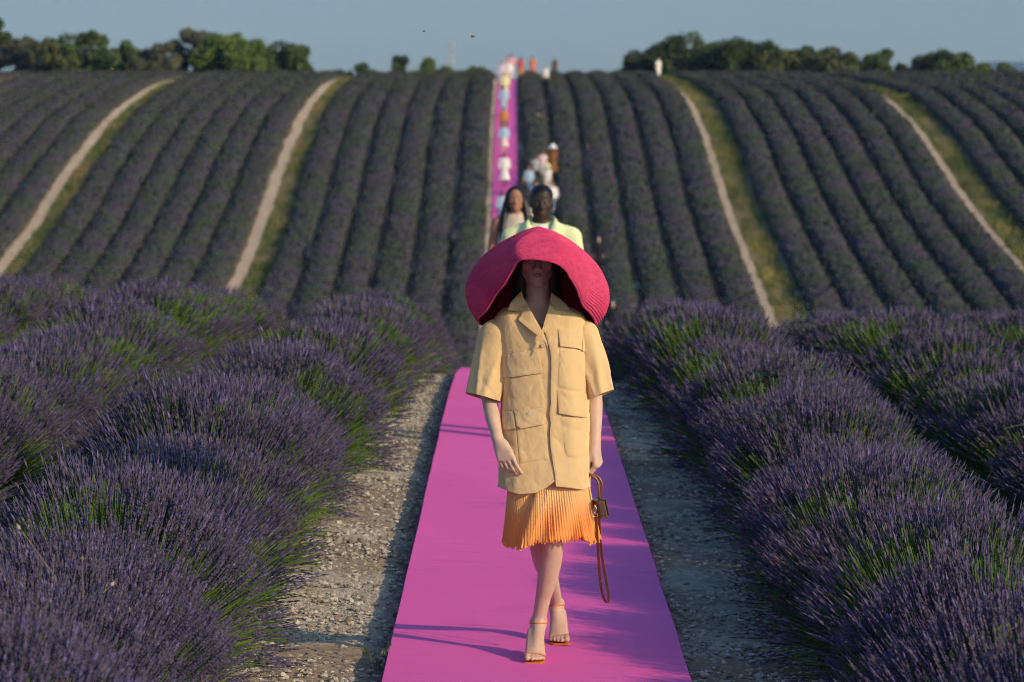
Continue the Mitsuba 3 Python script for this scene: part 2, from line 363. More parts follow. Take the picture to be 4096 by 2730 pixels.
for k in [kk for d in range(1, 30) for kk in (-d, d)]:
    if k in TRAM:
        continue
    y0 = 44.5
    ysr = np.arange(y0, 290, 0.24)
    ysr = ysr[(ysr < 60) | (ysr > 118) | (np.arange(len(ysr)) % 3 == 0)]
    u = np.linspace(-1, 1, 11)
    ang = u * np.pi * 0.52
    xc = cx(ysr) + SP * k + 0.10 * (meshkit.noise(np.stack([ysr * .07, ysr * 0 + k, ysr * 0], 1), 5) - .5)
    U, Y = np.meshgrid(ang, ysr, indexing='ij')
    q = np.stack([U * 1.2, Y * 1.15, Y * 0 + k * 3.7], -1)
    bump = 1 + 0.32 * (meshkit.fbm(q, 3, 7) - .5) + 0.09 * np.cos(Y * 2 * np.pi / .95 + k + 2.5 * meshkit.noise(np.stack([Y * .2, Y * 0 + k, Y * 0], -1), 3)) + 0.20 * (meshkit.noise(np.stack([U * 3, Y * 3.1, Y * 0 + k * 5.1], -1), 11) - .5)
    X = xc[None] + 0.69 * np.sign(U) * np.abs(np.sin(U)) ** 1.15 * bump
    gz = ground_z(np.broadcast_to(xc, Y.shape), Y)
    Z = gz + np.clip(np.cos(U), 0, 1) ** .55 * .52 * bump - .03
    nm = abs(k) - sum(1 for t in TRAM if 0 < abs(t) < abs(k) and t * k > 0)
    key = thing('lavender_row', f'{ORD[nm - 1]} dusky purple lavender row to the {side_word(k)} of the catwalk on the far hillside', 'lavender row', 'lavender rows on the far hillside')
    rv, rf = np.stack([X, Y, Z], -1).reshape(-1, 3), grid_faces(len(u), len(ysr))
    rr_ = np.random.default_rng(900 + k)                       # tufts of stems standing out of the row
    pick = rf[rr_.integers(0, len(rf), 7000)]
    bc = rr_.dirichlet([1, 1, 1], len(pick))[:, :, None]
    tri_ = rv[pick]; p_ = (tri_ * bc).sum(1)
    keep_ = p_[:, 1] > 125
    p_, tri_ = p_[keep_], tri_[keep_]
    nn_ = np.cross(tri_[:, 1] - tri_[:, 0], tri_[:, 2] - tri_[:, 0]); nn_ /= np.linalg.norm(nn_, axis=1, keepdims=True) + 1e-12
    nn_ = np.where(nn_[:, 2:] < -.2, -nn_, nn_)
    sd_ = rr_.normal(0, 1, p_.shape); sd_ = np.cross(nn_, sd_); sd_ /= np.linalg.norm(sd_, axis=1, keepdims=True) + 1e-12
    sz_ = rr_.uniform(.05, .11, (len(p_), 1)); ht_ = rr_.uniform(.06, .20, (len(p_), 1))
    tv_ = np.stack([p_ - sd_ * sz_ - nn_ * .03, p_ + sd_ * sz_ - nn_ * .03, p_ + (nn_ * .6 + [0, 0, .6] + rr_.normal(0, .25, p_.shape)) * ht_], 1).reshape(-1, 3)
    scene[key] = mikit.ply(cat_arrays([(rv, rf), (tv_, np.arange(len(tv_)).reshape(-1, 3))]), 'lavender_far', smooth=True)

# tracks between the blocks of rows: bare dirt on the left, weedy grass on the right of each
mat('track_dirt', lambda p, n, uv: mix((0.34, 0.265, 0.19), (0.50, 0.41, 0.315), fbm(p.x * 3, p.y * 1.2, 0, 3)), 0.95, 0.1)
mat('weeds', VC, 0.85, 0.15)
mat('grass_soil', lambda p, n, uv: mix((0.085, 0.085, 0.034), (0.17, 0.14, 0.07), smoothstep(.35, .65, fbm(p.x * 2.2, p.y * 0.5, 0, 3))), 0.95, 0.1)
def strip(x0, x1, ya, yb, lift, jag, seed):
    yy = np.arange(ya, yb, 0.6); uu = np.linspace(0, 1, 6)
    UU, YY = np.meshgrid(uu, yy, indexing='ij')
    e = jag * (meshkit.fbm(np.stack([YY * .6, UU * 0 + seed, UU * 0], -1), 3, seed) - .5)
    XX = cx(YY) + x0 + (x1 - x0) * UU + e * (np.abs(UU - .5) * 2)
    return np.stack([XX, YY, ground_z(XX, YY) + lift], -1).reshape(-1, 3), grid_faces(6, len(yy))[:, ::-1]
def weeds(x0, x1, ya, yb, n, seed, yellow):
    r = np.random.default_rng(seed)
    y = r.uniform(ya, yb, n); x = cx(y) + r.uniform(x0, x1, n)
    dens = meshkit.fbm(np.stack([x * .9, y * .28, x * 0 + seed], 1), 3, seed)
    keep = r.uniform(0, 1, n) < np.clip((dens - .25) * 2.6, .12, 1)
    x, y, dens = x[keep], y[keep], dens[keep]; n = len(x)
    h = r.uniform(.12, .34, n) * (.6 + .8 * dens)
    b = np.stack([x, y, ground_z(x, y)], 1)
    s = r.normal(0, 1, (n, 3)); s[:, 2] = 0; s /= np.linalg.norm(s, axis=1, keepdims=True)
    tip = b + np.stack([r.normal(0, .08, n), r.normal(0, .08, n), h], 1)
    v = np.stack([b - s * .028, b + s * .028, tip], 1).reshape(-1, 3)
    pick = meshkit.fbm(np.stack([x * .8, y * .35, x * 0], 1), 2, seed + 4)[:, None] + r.uniform(-.15, .15, (n, 1))
    c = np.where(pick < .45, [[.080, .120, .030]], np.where(pick < .62, [[.13, .15, .045]], [[.25, .23, .06]] if yellow else [[.25, .20, .10]]))
    return v, np.arange(3 * n).reshape(-1, 3), np.repeat(c, 3, 0)
for t, (tn, wide) in {-21: ('far left', .5), -14: ('second left', .50), -7: ('left', .50), 7: ('right', .30), 14: ('second right', .30), 21: ('far right', .32)}.items():
    xc = SP * t
    struct('dirt_path', strip(xc - .80, xc - .80 + wide * 1.15, 110, 283, .022, .25, 31 + t), 'track_dirt', smooth=True)
    struct('verge', strip(xc - .80 + wide * 1.15, xc + .85, 110, 283, .014, .2, 51 + t), 'grass_soil', smooth=True)
    v, f, c = weeds(xc - .75 + wide * 1.1, xc + .9, 130, 283, 9000, 60 + t, t > 0)
    struct('grass', (v, f), 'weeds', kind='stuff', label=f'strip of weedy yellow-green grass along the {tn} dirt track on the hillside', cat='grass', color=c)
struct('dirt_path', strip(-1.12, -.70, 110, 262, .03, .12, 77), 'track_dirt', smooth=True)

# ------------------------------------------------------------------ trees beyond the crest
mat('bark', lambda p, n, uv: mix((0.06, 0.045, 0.03), (0.14, 0.11, 0.08), fbm(p.x * 4, p.y * 4, p.z * 1.5, 3)), 0.95, 0.1)
mat('leaf', VC, 0.75, 0.2)
def tree(label, x, y, w, h, col, col2, seed, lumps=9, group=None, skirt=0.04, cat='tree'):
    r = np.random.default_rng(seed)
    gz = float(ground_z(x, y))
    key = thing('tree', label, cat, group)
    z0 = h * skirt
    cen, rad = [], []
    w *= 1.40
    lumps = int(lumps * 2.4)
    for i in range(lumps):
        a = r.uniform(0, 6.28); rr = r.uniform(0, 1) ** .5
        sz = min(w * .5 * (.20 + .22 * r.uniform()), h * .34)
        zmax = max(h * 1.13 - sz * 1.2, .3) * (1 - .34 * rr ** 2.6) * (.90 + .18 * r.uniform())
        zz = zmax * (r.uniform(.1, 1) ** .7 if i else 1.0)
        if i == 0:
            rr = .15
        cen.append([math.cos(a) * rr * (w * .5 - sz * .6), math.sin(a) * rr * (w * .5 - sz * .6), max(zz, sz * .4)])
        rad.append(sz)
    cen, rad = np.array(cen), np.array(rad)
    n = int(330 * lumps)
    which = r.integers(0, lumps, n)
    d = r.normal(0, 1, (n, 3)); d /= np.linalg.norm(d, axis=1, keepdims=True)
    rr = r.uniform(.45, 1.06, (n, 1)) ** .6
    p = cen[which] + d * rr * (rad[which] * np.where(d[:, 2] < 0, .75, .95))[:, None]
    p[:, 2] = np.maximum(p[:, 2], .15 + .2 * r.uniform(0, 1, n))
    a = r.normal(0, 1, (n, 3)); a /= np.linalg.norm(a, axis=1, keepdims=True)
    b = np.cross(a, r.normal(0, 1, (n, 3))); b /= np.linalg.norm(b, axis=1, keepdims=True)
    s = r.uniform(.12, .26, (n, 1))
    v = np.stack([p - a * s, p + b * s * .7, p + a * s, p - b * s * .7], 1).reshape(-1, 3)
    o = np.arange(n)[:, None] * 4
    f = np.vstack([o + [0, 1, 2], o + [0, 2, 3]])
    t = np.clip(meshkit.fbm(p * .55 + seed, 2, seed) + r.uniform(-.25, .25, n), 0, 1)[:, None]
    c = np.array(col) * (1 - t) + np.array(col2) * t
    v += [x, y, gz]
    part(key, 'crown', (v, f), 'leaf', color=np.repeat(c, 4, 0))
    top = np.array([r.normal(0, .2), r.normal(0, .2), h * .55])
    ch = [tube(np.array([[0, 0, -.2], [.05, 0, h * .2], top * [1, 1, .75], top]) + [x, y, gz], [.05 * h * .6, .04 * h * .6, .03 * h * .6, .012 * h], 7)]
    for i in range(min(lumps, 9)):
        st_ = top * r.uniform(.35, .9)
        ch.append(tube(np.array([st_, (st_ + cen[i]) / 2 + [0, 0, .1], cen[i]]) + [x, y, gz], [.016 * h, .011 * h, .005 * h], 5))
    part(key, 'trunk', cat_arrays(ch), 'bark', smooth=True)
    return key
DK, DK2 = (.024, .040, .015), (.080, .115, .038)
MG, MG2 = (.036, .062, .020), (.110, .160, .048)
BG, BG2 = (.045, .085, .016), (.130, .185, .045)
OL, OL2 = (.048, .060, .024), (.115, .125, .052)
GR, GR2 = (.058, .066, .040), (.135, .138, .088)

TREES = [
    (-44.0, 300, 3.5, 10.12, 'DK', 'dark green leafy tree at the left edge of the skyline', 8),
    (-41.0, 296, 3.1, 9.21, 'GR', 'greyish olive tree next to the dark tree at the left edge', 7),
    (-38.3, 292, 3.0, 8.83, 'OL', 'brownish olive bush tree in the left tree group, second clump', 7),
    (-36.8, 302, 4.6, 9.65, 'MG', 'tall mid-green tree with a rounded top in the left tree group', 10),
    (-33.8, 300, 3.4, 8.78, 'MG', 'lower green tree with a sky gap at the right end of the left group', 6),
    (-30.0, 296, 3.1, 8.47, 'GR', 'small grey-brown shrubby tree standing alone left of the tall pair', 7),
    (-26.7, 302, 4.2, 9.87, 'GR', 'tall greyish olive tree, left half of the tall pair', 10),
    (-23.8, 298, 4.9, 9.25, 'BG', 'bright yellow-green tree, right half of the tall pair', 10),
    (-19.5, 300, 4.1, 8.56, 'MG', 'dark green rounded tree standing alone left of the skyline centre', 8),
    (-15.8, 325, 1.6, 6.97, 'DK', 'tiny dark treetop far left of the mast, just above the crest', 4),
    (-13.7, 325, 1.7, 7.09, 'DK', 'tiny treetop above the crest, second from the left dirt track', 4),
    (-10.3, 325, 1.8, 7.45, 'DK', 'small pointed dark treetop left of the thin mast', 4),
    (-7.4, 325, 4.0, 7.38, 'MG', 'wide small dark green treetop just left of the thin mast', 6),
    (-3.7, 325, 3.0, 7.09, 'MG', 'low dark green treetops just right of the thin mast', 5),
    (12.6, 310, 4.6, 8.46, 'DK', 'dark oak forming the left shoulder of the big wood on the right', 9),
    (14.8, 304, 5.6, 9.32, 'DK', 'dark green oak, tall crown of the big wood on the right', 12),
    (19.3, 308, 6.7, 9.49, 'MG', 'broad green oak at the top of the big wood on the right', 12),
    (21.9, 300, 5.1, 8.71, 'OL', 'olive-brown oak in the middle of the big wood on the right', 10),
    (25.4, 306, 4.4, 8.45, 'MG', 'green tree on the falling right side of the big wood', 9),
    (27.1, 298, 3.8, 8.03, 'OL', 'pale olive tree at the right end of the big wood', 8),
    (34.1, 330, 3.6, 7.99, 'MG', 'small green tree right of the big wood before the gap', 7),
    (35.5, 332, 2.4, 8.44, 'MG', 'taller dark green tree beside the gap showing blue hills', 6),
    (39.2, 330, 4.8, 8.11, 'OL', 'brownish olive trees right of the blue hill gap', 9),
    (43.6, 340, 1.9, 7.74, 'MG', 'small thin green treetop on the right skyline', 4),
    (45.3, 336, 3.2, 7.55, 'MG', 'low green tree near the right end of the skyline', 6),
    (47.5, 336, 2.4, 7.39, 'MG', 'last low green tree at the right end of the skyline', 5),
    (20.2, 300, 5.0, 9.1, 'DK', 'dark oak filling the wood between its shoulder and its tall crown', 8),
    (37.5, 303, 4.6, 8.3, 'MG', 'green oak low between the wood and its pale right end', 7),
    (52.6, 322, 3.6, 7.6, 'OL', 'olive bush tree between the blue hill gap and the skyline end', 6),
    (58.5, 334, 4.6, 7.5, 'MG', 'low green tree second from the right end of the skyline', 6),
    (-30.5, 299, 4.4, 7.9, 'MG', 'low green tree between the left group and the lone grey shrub', 6),
]
PAL = {'DK': (DK, DK2), 'MG': (MG, MG2), 'BG': (BG, BG2), 'OL': (OL, OL2), 'GR': (GR, GR2)}
for i, (x, y, w, zt, k, lab, n) in enumerate(TREES):
    tree(lab, x, y, w, zt - float(ground_z(x, y)) + .15, *PAL[k], 200 + i, lumps=n, group='trees along the crest of the hill')

# a thin lattice mast far behind the crest
mat('galvanised', (0.42, 0.44, 0.46), 0.5, 0.4, metallic=0.3)
mx, my = (451.5 - 512) / 3510 * 900, 900.0
mz = float(ground_z(mx, my)); mh = 22.2 - mz
ch = []
key = thing('lattice_mast', 'thin grey lattice mast rising far behind the crest', 'mast')
legs = [(-.9, -.9), (.9, -.9), (.9, .9), (-.9, .9)]
for a, b in legs:
    part(key, 'leg', tube([[mx + a, my + b, mz], [mx + a * .75, my + b * .75, mz + mh]], .08, 5), 'galvanised')
nb = 14
for i in range(nb):
    z0, z1 = mz + mh * i / nb, mz + mh * (i + 1) / nb
    for j in range(4):
        (a, b), (c, d) = legs[j], legs[(j + 1) % 4]
        s0, s1 = 1 - .25 * i / nb, 1 - .25 * (i + 1) / nb
        ch.append(tube([[mx + a * s0, my + b * s0, z0], [mx + c * s1, my + d * s1, z1]], .04, 4))
        ch.append(tube([[mx + a * s1, my + b * s1, z1], [mx + c * s1, my + d * s1, z1]], .04, 4))
part(key, 'bracing', cat_arrays(ch), 'galvanised', kind='stuff')
for dz, w in ((.98, 1.0), (.86, .8)):
    part(key, 'antenna_panel', trimesh.creation.box([w, .4, 2.0], T().translate([0, 0, 0]).matrix if False else trimesh.transformations.translation_matrix([mx + .3, my - 1, mz + mh * dz - .8])), 'galvanised')

# ------------------------------------------------------------------ figures: signed distance bodies turned into one continuous mesh
def _box_mask(P, c, R):
    d = P - c
    return np.einsum('ij,ij->i', d, d) < R * R

def rcone(a, b, r1, r2):
    a, b = np.asarray(a, float), np.asarray(b, float)
    ba = b - a; L2 = float(ba @ ba) + 1e-12
    c, R = (a + b) / 2, math.sqrt(L2) / 2 + max(r1, r2)
    def f(P):
        t = np.clip(((P - a) @ ba) / L2, 0, 1)
        q = P - a - t[:, None] * ba
        return np.sqrt((q * q).sum(1)) - (r1 + (r2 - r1) * t)
    return f, c, R

def chain(pts, radii, n=6):
    """A limb: a smooth path through the points with a smoothly varying radius."""
    from scipy.interpolate import PchipInterpolator as PI
    pts, radii = np.asarray(pts, float), np.asarray(radii, float)
    k = np.arange(len(pts)); s = np.linspace(0, len(pts) - 1, (len(pts) - 1) * n + 1)
    p = np.stack([PI(k, pts[:, j])(s) for j in range(3)], 1); r = PI(k, radii)(s)
    c = (p.min(0) + p.max(0)) / 2
    R = float(np.linalg.norm(p - c, axis=1).max() + r.max())
    def f(P):
        out = np.full(len(P), 9.0)
        for i in range(len(p) - 1):
            ba = p[i + 1] - p[i]; L2 = ba @ ba + 1e-12
            q = P - p[i]
            t = np.clip((q @ ba) / L2, 0, 1)
            q = q - t[:, None] * ba
            out = np.minimum(out, np.sqrt(np.einsum('ij,ij->i', q, q)) - (r[i] + (r[i + 1] - r[i]) * t))
        return out
    return f, c, R

def ell(c, r, rot=None):
    c, r = np.asarray(c, float), np.asarray(r, float)
    def f(P):
        q = P - c
        if rot is not None:
            q = q @ rot
        k0 = np.sqrt(((q / r) ** 2).sum(1)); k1 = np.sqrt(((q / r ** 2) ** 2).sum(1)) + 1e-9
        return k0 * (k0 - 1) / k1
    return f, c, float(r.max())

def smin(a, b, k):
    h = np.clip(.5 + .5 * (b - a) / k, 0, 1)
    return b + (a - b) * h - k * h * (1 - h)

class Sdf:
    """Smooth union of primitives, evaluated only near each of them."""
    def __init__(self):
        self.ops = []
    def add(self, prim, k=.015, sub=False):
        self.ops.append((prim, k, sub)); return self
    def __call__(self, P):
        out = np.full(len(P), .25)
        for (f, c, R), k, sub in self.ops:
            m = _box_mask(P, c, R + (.04 if sub else .11))
            if not m.any():
                continue
            d = f(P[m])
            out[m] = -smin(-out[m], d, k) if sub else smin(out[m], d, k)
        return out
    def blocks(self, cc, rad, loc):
        D = np.full((len(cc), len(loc)), .25)
        for (f, c, R), k, sub in self.ops:
            m = _box_mask(cc, c, R + rad + (.03 if sub else .07))
            if not m.any():
                continue
            d = f((cc[m][:, None] + loc[None]).reshape(-1, 3)).reshape(-1, len(loc))
            D[m] = -smin(-D[m], d, k) if sub else smin(D[m], d, k)
        return D
    def bounds(self):
        lo = np.min([c - R for (f, c, R), k, s in self.ops if not s], 0)
        hi = np.max([c + R for (f, c, R), k, s in self.ops if not s], 0)
        return lo - .02, hi + .02

def surface(sdf, lo, hi, h, iters=2):
    """Surface nets over the blocks that the surface passes through."""
    lo, hi = np.asarray(lo, float), np.asarray(hi, float)
    B = 5
    nb = np.ceil((hi - lo) / (h * B)).astype(int) + 1
    n = nb * B
    ci = np.stack(np.meshgrid(*[np.arange(k) for k in nb], indexing='ij'), -1).reshape(-1, 3)
    cc = lo + (ci + .5) * B * h
    d = sdf(cc)
    V = np.repeat(np.repeat(np.repeat(np.where(d < 0, -1.0, 1.0).reshape(nb), B, 0), B, 1), B, 2)
    near = np.abs(d) < h * B * 1.35
    loc = np.stack(np.meshgrid(*[np.arange(B)] * 3, indexing='ij'), -1).reshape(-1, 3)
    idx = (ci[near][:, None] * B + loc[None]).reshape(-1, 3)
    if isinstance(sdf, Sdf):
        off = (loc - (B - 1) / 2) * h
        cb = lo + (ci[near] * B + (B - 1) / 2) * h
        val_ = np.concatenate([sdf.blocks(cb[s:s + 800], B * h * .87, off) for s in range(0, len(cb), 800)]).reshape(-1) if len(cb) else np.zeros(0)
        V[idx[:, 0], idx[:, 1], idx[:, 2]] = val_
        idx = idx[:0]
    for s in range(0, len(idx), 400000):
        ix = idx[s:s + 400000]
        V[ix[:, 0], ix[:, 1], ix[:, 2]] = sdf(lo + ix * h)
    neg = V < 0
    c = [V[a:n[0] - 1 + a, b:n[1] - 1 + b, e:n[2] - 1 + e] for a in (0, 1) for b in (0, 1) for e in (0, 1)]
    s = sum((x < 0).astype(np.int8) for x in c)
    act = np.argwhere((s > 0) & (s < 8))
    vid = np.full(n - 1, -1, np.int64); vid[tuple(act.T)] = np.arange(len(act))
    corner = np.array([[a, b, e] for a in (0, 1) for b in (0, 1) for e in (0, 1)])
    val = np.stack([V[tuple((act + o).T)] for o in corner], 1)
    acc, cnt = np.zeros((len(act), 3)), np.zeros(len(act))
    for i in range(8):
        for j in range(i + 1, 8):
            if np.abs(corner[i] - corner[j]).sum() != 1:
                continue
            m = (val[:, i] < 0) != (val[:, j] < 0)
            t = val[m, i] / (val[m, i] - val[m, j])
            acc[m] += corner[i] + t[:, None] * (corner[j] - corner[i]); cnt[m] += 1
    verts = lo + (act + acc / cnt[:, None]) * h
    faces = []
    for ax in range(3):
        o = np.zeros(3, int); o[ax] = 1
        A = neg[1:n[0] - 1, 1:n[1] - 1, 1:n[2] - 1]
        Bn = neg[1 + o[0]:n[0] - 1 + o[0], 1 + o[1]:n[1] - 1 + o[1], 1 + o[2]:n[2] - 1 + o[2]]
        e = np.argwhere(A != Bn) + 1
        sg = neg[tuple(e.T)]
        u, v = [(1, 2), (2, 0), (0, 1)][ax]
        du, dv = np.zeros(3, int), np.zeros(3, int); du[u] = 1; dv[v] = 1
        q = np.stack([vid[tuple(e.T)], vid[tuple((e - du).T)], vid[tuple((e - du - dv).T)], vid[tuple((e - dv).T)]], 1)
        q = np.where(sg[:, None], q, q[:, ::-1])
        q = q[(q >= 0).all(1)]
        faces.append(q)
    q = np.vstack(faces)
    f = np.vstack([q[:, [0, 1, 2]], q[:, [0, 2, 3]]])
    # a little relaxation, then the faces point outwards
    for _ in range(iters):
        nb_ = np.zeros_like(verts); ct = np.zeros(len(verts))
        for a, b in ((0, 1), (1, 2), (2, 0)):
            np.add.at(nb_, f[:, a], verts[f[:, b]]); np.add.at(ct, f[:, a], 1)
            np.add.at(nb_, f[:, b], verts[f[:, a]]); np.add.at(ct, f[:, b], 1)
        verts = verts * .5 + .5 * nb_ / np.maximum(ct, 1)[:, None]
    v0, v1, v2 = (verts[f[:, i]] for i in range(3))
    nrm = np.cross(v1 - v0, v2 - v0)
    m = np.linspace(0, len(f) - 1, min(len(f), 400)).astype(int)
    cen = (v0 + v1 + v2)[m] / 3; nn = nrm[m] / (np.linalg.norm(nrm[m], axis=1, keepdims=True) + 1e-12)
    if (sdf(cen + nn * h) < sdf(cen - nn * h)).mean() > .5:
        f = f[:, ::-1]
    return verts, f

def Rz(a):
    c, s = math.cos(a), math.sin(a)
    return np.array([[c, -s, 0], [s, c, 0], [0, 0, 1.0]])
def Rx(a):
    c, s = math.cos(a), math.sin(a)
    return np.array([[1.0, 0, 0], [0, c, -s], [0, s, c]])
def Ry(a):
    c, s = math.cos(a), math.sin(a)
    return np.array([[c, 0, s], [0, 1.0, 0], [-s, 0, c]])

def head_prims(S, o, M=np.eye(3), s=1.0, broad=1.0, nose_w=1.0, lip=1.0, jaw=1.0, detail=True):
    """Head, face and ears; o is the middle of the head at eye level, M turns it, the face looks along -y."""
    o = np.asarray(o, float)
    g = lambda x, y, z: o + M @ (np.array([x * broad, y, z]) * s)
    E = lambda c, r, k=.015, sub=False: S.add(ell(g(*c), np.array(r) * s, M), k * s, sub)
    C = lambda a, b, r1, r2, k=.012: S.add(rcone(g(*a), g(*b), r1 * s, r2 * s), k * s)
    E((0, .018, .035), (.074, .092, .080))
    E((0, -.018, -.030), (.060, .070, .082), .03)
    for q in (-1, 1):
        C((.047 * q * jaw, .012, -.060), (.012 * q, -.060, -.096), .021, .017, .025)
        E((.040 * q, -.052, -.022), (.024, .024, .022), .02)
        C((.042 * q, -.068, .021), (.012 * q, -.082, .019), .009, .010, .016)
        E((.074 * q, .014, -.012), (.010, .019, .030), .008)
    if not detail:
        C((0, -.080, .012), (0, -.103, -.036), .009, .012, .012)
        return g
    E((0, -.070, -.098), (.018, .016, .016), .018)
    E((0, -.066, -.066), (.030, .022, .026), .02)
    for q in (-1, 1):
        E((.031 * q, -.094, .000), (.019, .016, .0115), .010, True)
        E((.031 * q, -.0735, .000), (.0145, .0125, .0115), .004)
        C((.015 * q, -.0850, .0062), (.047 * q, -.0735, .0045), .0048, .004, .005)
    C((0, -.080, .012), (0, -.103, -.036), .0075, .0105 * nose_w, .012)
    for q in (-1, 1):
        E((.0115 * q * nose_w, -.091, -.040), (.0085 * nose_w, .0095, .0075), .007)
        E((.0065 * q * nose_w, -.095, -.0475), (.0032, .004, .0035), .003, True)
        C((.021 * q, -.0815, -.0665), (.004 * q, -.0905, -.0615), .0042 * lip, .0058 * lip, .004)
    C((-.013, -.0865, -.0745), (.013, -.0865, -.0745), .0062 * lip, .0062 * lip, .004)
    E((0, -.0955, -.0672), (.021, .006, .0013), .003, True)
    return g

def hand_prims(S, w, f, s, nrm, curl, spread=.06, thumb=(0.55, -.15, .5), L=1.0, tip_r=.0066):
    """w wrist, f towards the fingers, s towards the thumb side, nrm towards the back of the hand; curl: bend at the three joints per finger."""
    f, s, nrm = (np.asarray(v, float) / np.linalg.norm(v) for v in (f, s, nrm))
    w = np.asarray(w, float)
    P = lambda a, b, c: w + (f * a + s * b + nrm * c) * L
    S.add(rcone(P(-.02, 0, 0), P(.03, .004, 0), .021 * L, .021 * L), .02)
    kn = [(.090, .030), (.093, .010), (.088, -.010), (.080, -.028)]
    ln = [(.042, .026, .020), (.046, .029, .021), (.042, .027, .020), (.034, .020, .018)]
    for (a, b), r in zip(kn, (.0125, .0125, .012, .0115)):
        S.add(rcone(P(.015, b * .55, .001), P(a, b, .004), .0145 * L, r * L), .012)
    S.add(rcone(P(.03, .018, -.006), P(.06, -.016, -.006), .013 * L, .012 * L), .014)
    joints = {}
    for i, ((a, b), ls) in enumerate(zip(kn, ln)):
        p = P(a, b, .003); ang = 0.0
        sp = spread * (1.5 - i) 
        pts = [p]
        for j, l in enumerate(ls):
            ang += curl[i][j] if hasattr(curl[i], '__len__') else curl[i]
            d = f * math.cos(ang) - nrm * math.sin(ang) + s * sp * math.cos(ang)
            p = p + d / np.linalg.norm(d) * l * L
            pts.append(p)
        rr = np.array([.0098, .0088, .0080, tip_r]) * L * (.93 if i == 3 else 1)
        for j in range(3):
            S.add(rcone(pts[j], pts[j + 1], rr[j], rr[j + 1]), .0025)
        joints[i] = pts
    b0 = P(.022, .020, -.004)
    d1 = f * thumb[2] + s * thumb[0] + nrm * thumb[1]; d1 /= np.linalg.norm(d1)
    d2 = d1 * .8 + f * .45 - s * .15; d2 /= np.linalg.norm(d2)
    d3 = d2 * .85 + f * .35 - s * .12; d3 /= np.linalg.norm(d3)
    p1 = b0 + d1 * .042 * L; p2 = p1 + d2 * .034 * L; p3 = p2 + d3 * .027 * L
    S.add(rcone(b0, p1, .0155 * L, .0118 * L), .010)
    S.add(rcone(p1, p2, .0112 * L, .0100 * L), .004)
    S.add(rcone(p2, p3, .0100 * L, .0078 * L), .004)
    joints['thumb'] = [b0, p1, p2, p3]
    return joints

def front_map(sdf, x0, x1, z0, z1, y_start, nx=160, nz=260, depth=.5):
    """Depth of the surface as seen along +y: a bilinear lookup y(x, z)."""
    xs, zs = np.linspace(x0, x1, nx), np.linspace(z0, z1, nz)
    X, Z = np.meshgrid(xs, zs, indexing='ij')
    P = np.stack([X.ravel(), np.full(X.size, y_start), Z.ravel()], 1)
    for _ in range(60):
        d = sdf(P)
        P[:, 1] += np.clip(d, -.01, .05) * .8
    Y = np.where(P[:, 1] < y_start + depth, P[:, 1], np.nan).reshape(X.shape)
    from scipy.interpolate import RegularGridInterpolator
    from scipy.ndimage import distance_transform_edt
    bad = np.isnan(Y)
    if bad.any():
        ix = distance_transform_edt(bad, return_distances=False, return_indices=True)
        Y = Y[tuple(ix)]
    return RegularGridInterpolator((xs, zs), Y, bounds_error=False, fill_value=None)

def cloth_patch(poly, ymap, lift, thick=.004, step=.006, lift_fn=None, round_edge=True, crinkle_amp=.0012):
    """A piece of cloth with thickness lying on a front surface: poly is its outline in (x, z)."""
    import shapely
    from shapely.geometry import Polygon
    pg = Polygon(poly)
    pg = pg if pg.is_valid else pg.buffer(0)
    ring = pg.exterior.segmentize(step)
    x0, z0, x1, z1 = pg.bounds
    gx_, gz_ = np.meshgrid(np.arange(x0, x1, step), np.arange(z0, z1, step * 1.0), indexing='ij')
    gx_ = gx_ + (np.arange(gx_.shape[1]) % 2)[None] * step * .5
    pin = np.stack([gx_.ravel(), gz_.ravel()], 1)
    pin = pin[shapely.contains_xy(pg.buffer(-step * .55), pin[:, 0], pin[:, 1])]
    b = np.array(ring.coords)[:-1]
    pts = np.vstack([b, pin])
    from scipy.spatial import Delaunay
    tri = Delaunay(pts).simplices
    cen = pts[tri].mean(1)
    tri = tri[shapely.contains_xy(pg, cen[:, 0], cen[:, 1])]
    a2 = np.cross(np.c_[pts[tri[:, 1]] - pts[tri[:, 0]], np.zeros(len(tri))], np.c_[pts[tri[:, 2]] - pts[tri[:, 0]], np.zeros(len(tri))])[:, 2]
    tri[a2 < 0] = tri[a2 < 0][:, ::-1]
    y = ymap(pts)
    lf = lift if lift_fn is None else lift + lift_fn(pts[:, 0], pts[:, 1])
    cr_ = meshkit.noise(np.stack([pts[:, 0] * 44, pts[:, 0] * 0 + lift * 900, pts[:, 1] * 26], 1), 6) - .5
    cr2 = meshkit.noise(np.stack([pts[:, 0] * 14 + 9, pts[:, 0] * 0 + lift * 900, pts[:, 1] * 11], 1), 7) - .5
    yo = y - lf - thick - crinkle_amp * (cr_ + 1.4 * cr2)
    yi = y - lf
    nb = len(b); n = len(pts)
    front = np.stack([pts[:, 0], yo, pts[:, 1]], 1)
    if round_edge:
        front[:nb, 1] += thick * .45
    back = np.stack([pts[:nb, 0], yi[:nb] + .004, pts[:nb, 1]], 1)
    k = np.arange(nb); k2 = (k + 1) % nb
    f = [tri]                                # seen from -y: counter-clockwise in (x, z) faces -y
    f.append(np.stack([k, n + k, k2], 1)); f.append(np.stack([k2, n + k, n + k2], 1))
    return np.vstack([front, back]), np.vstack(f)

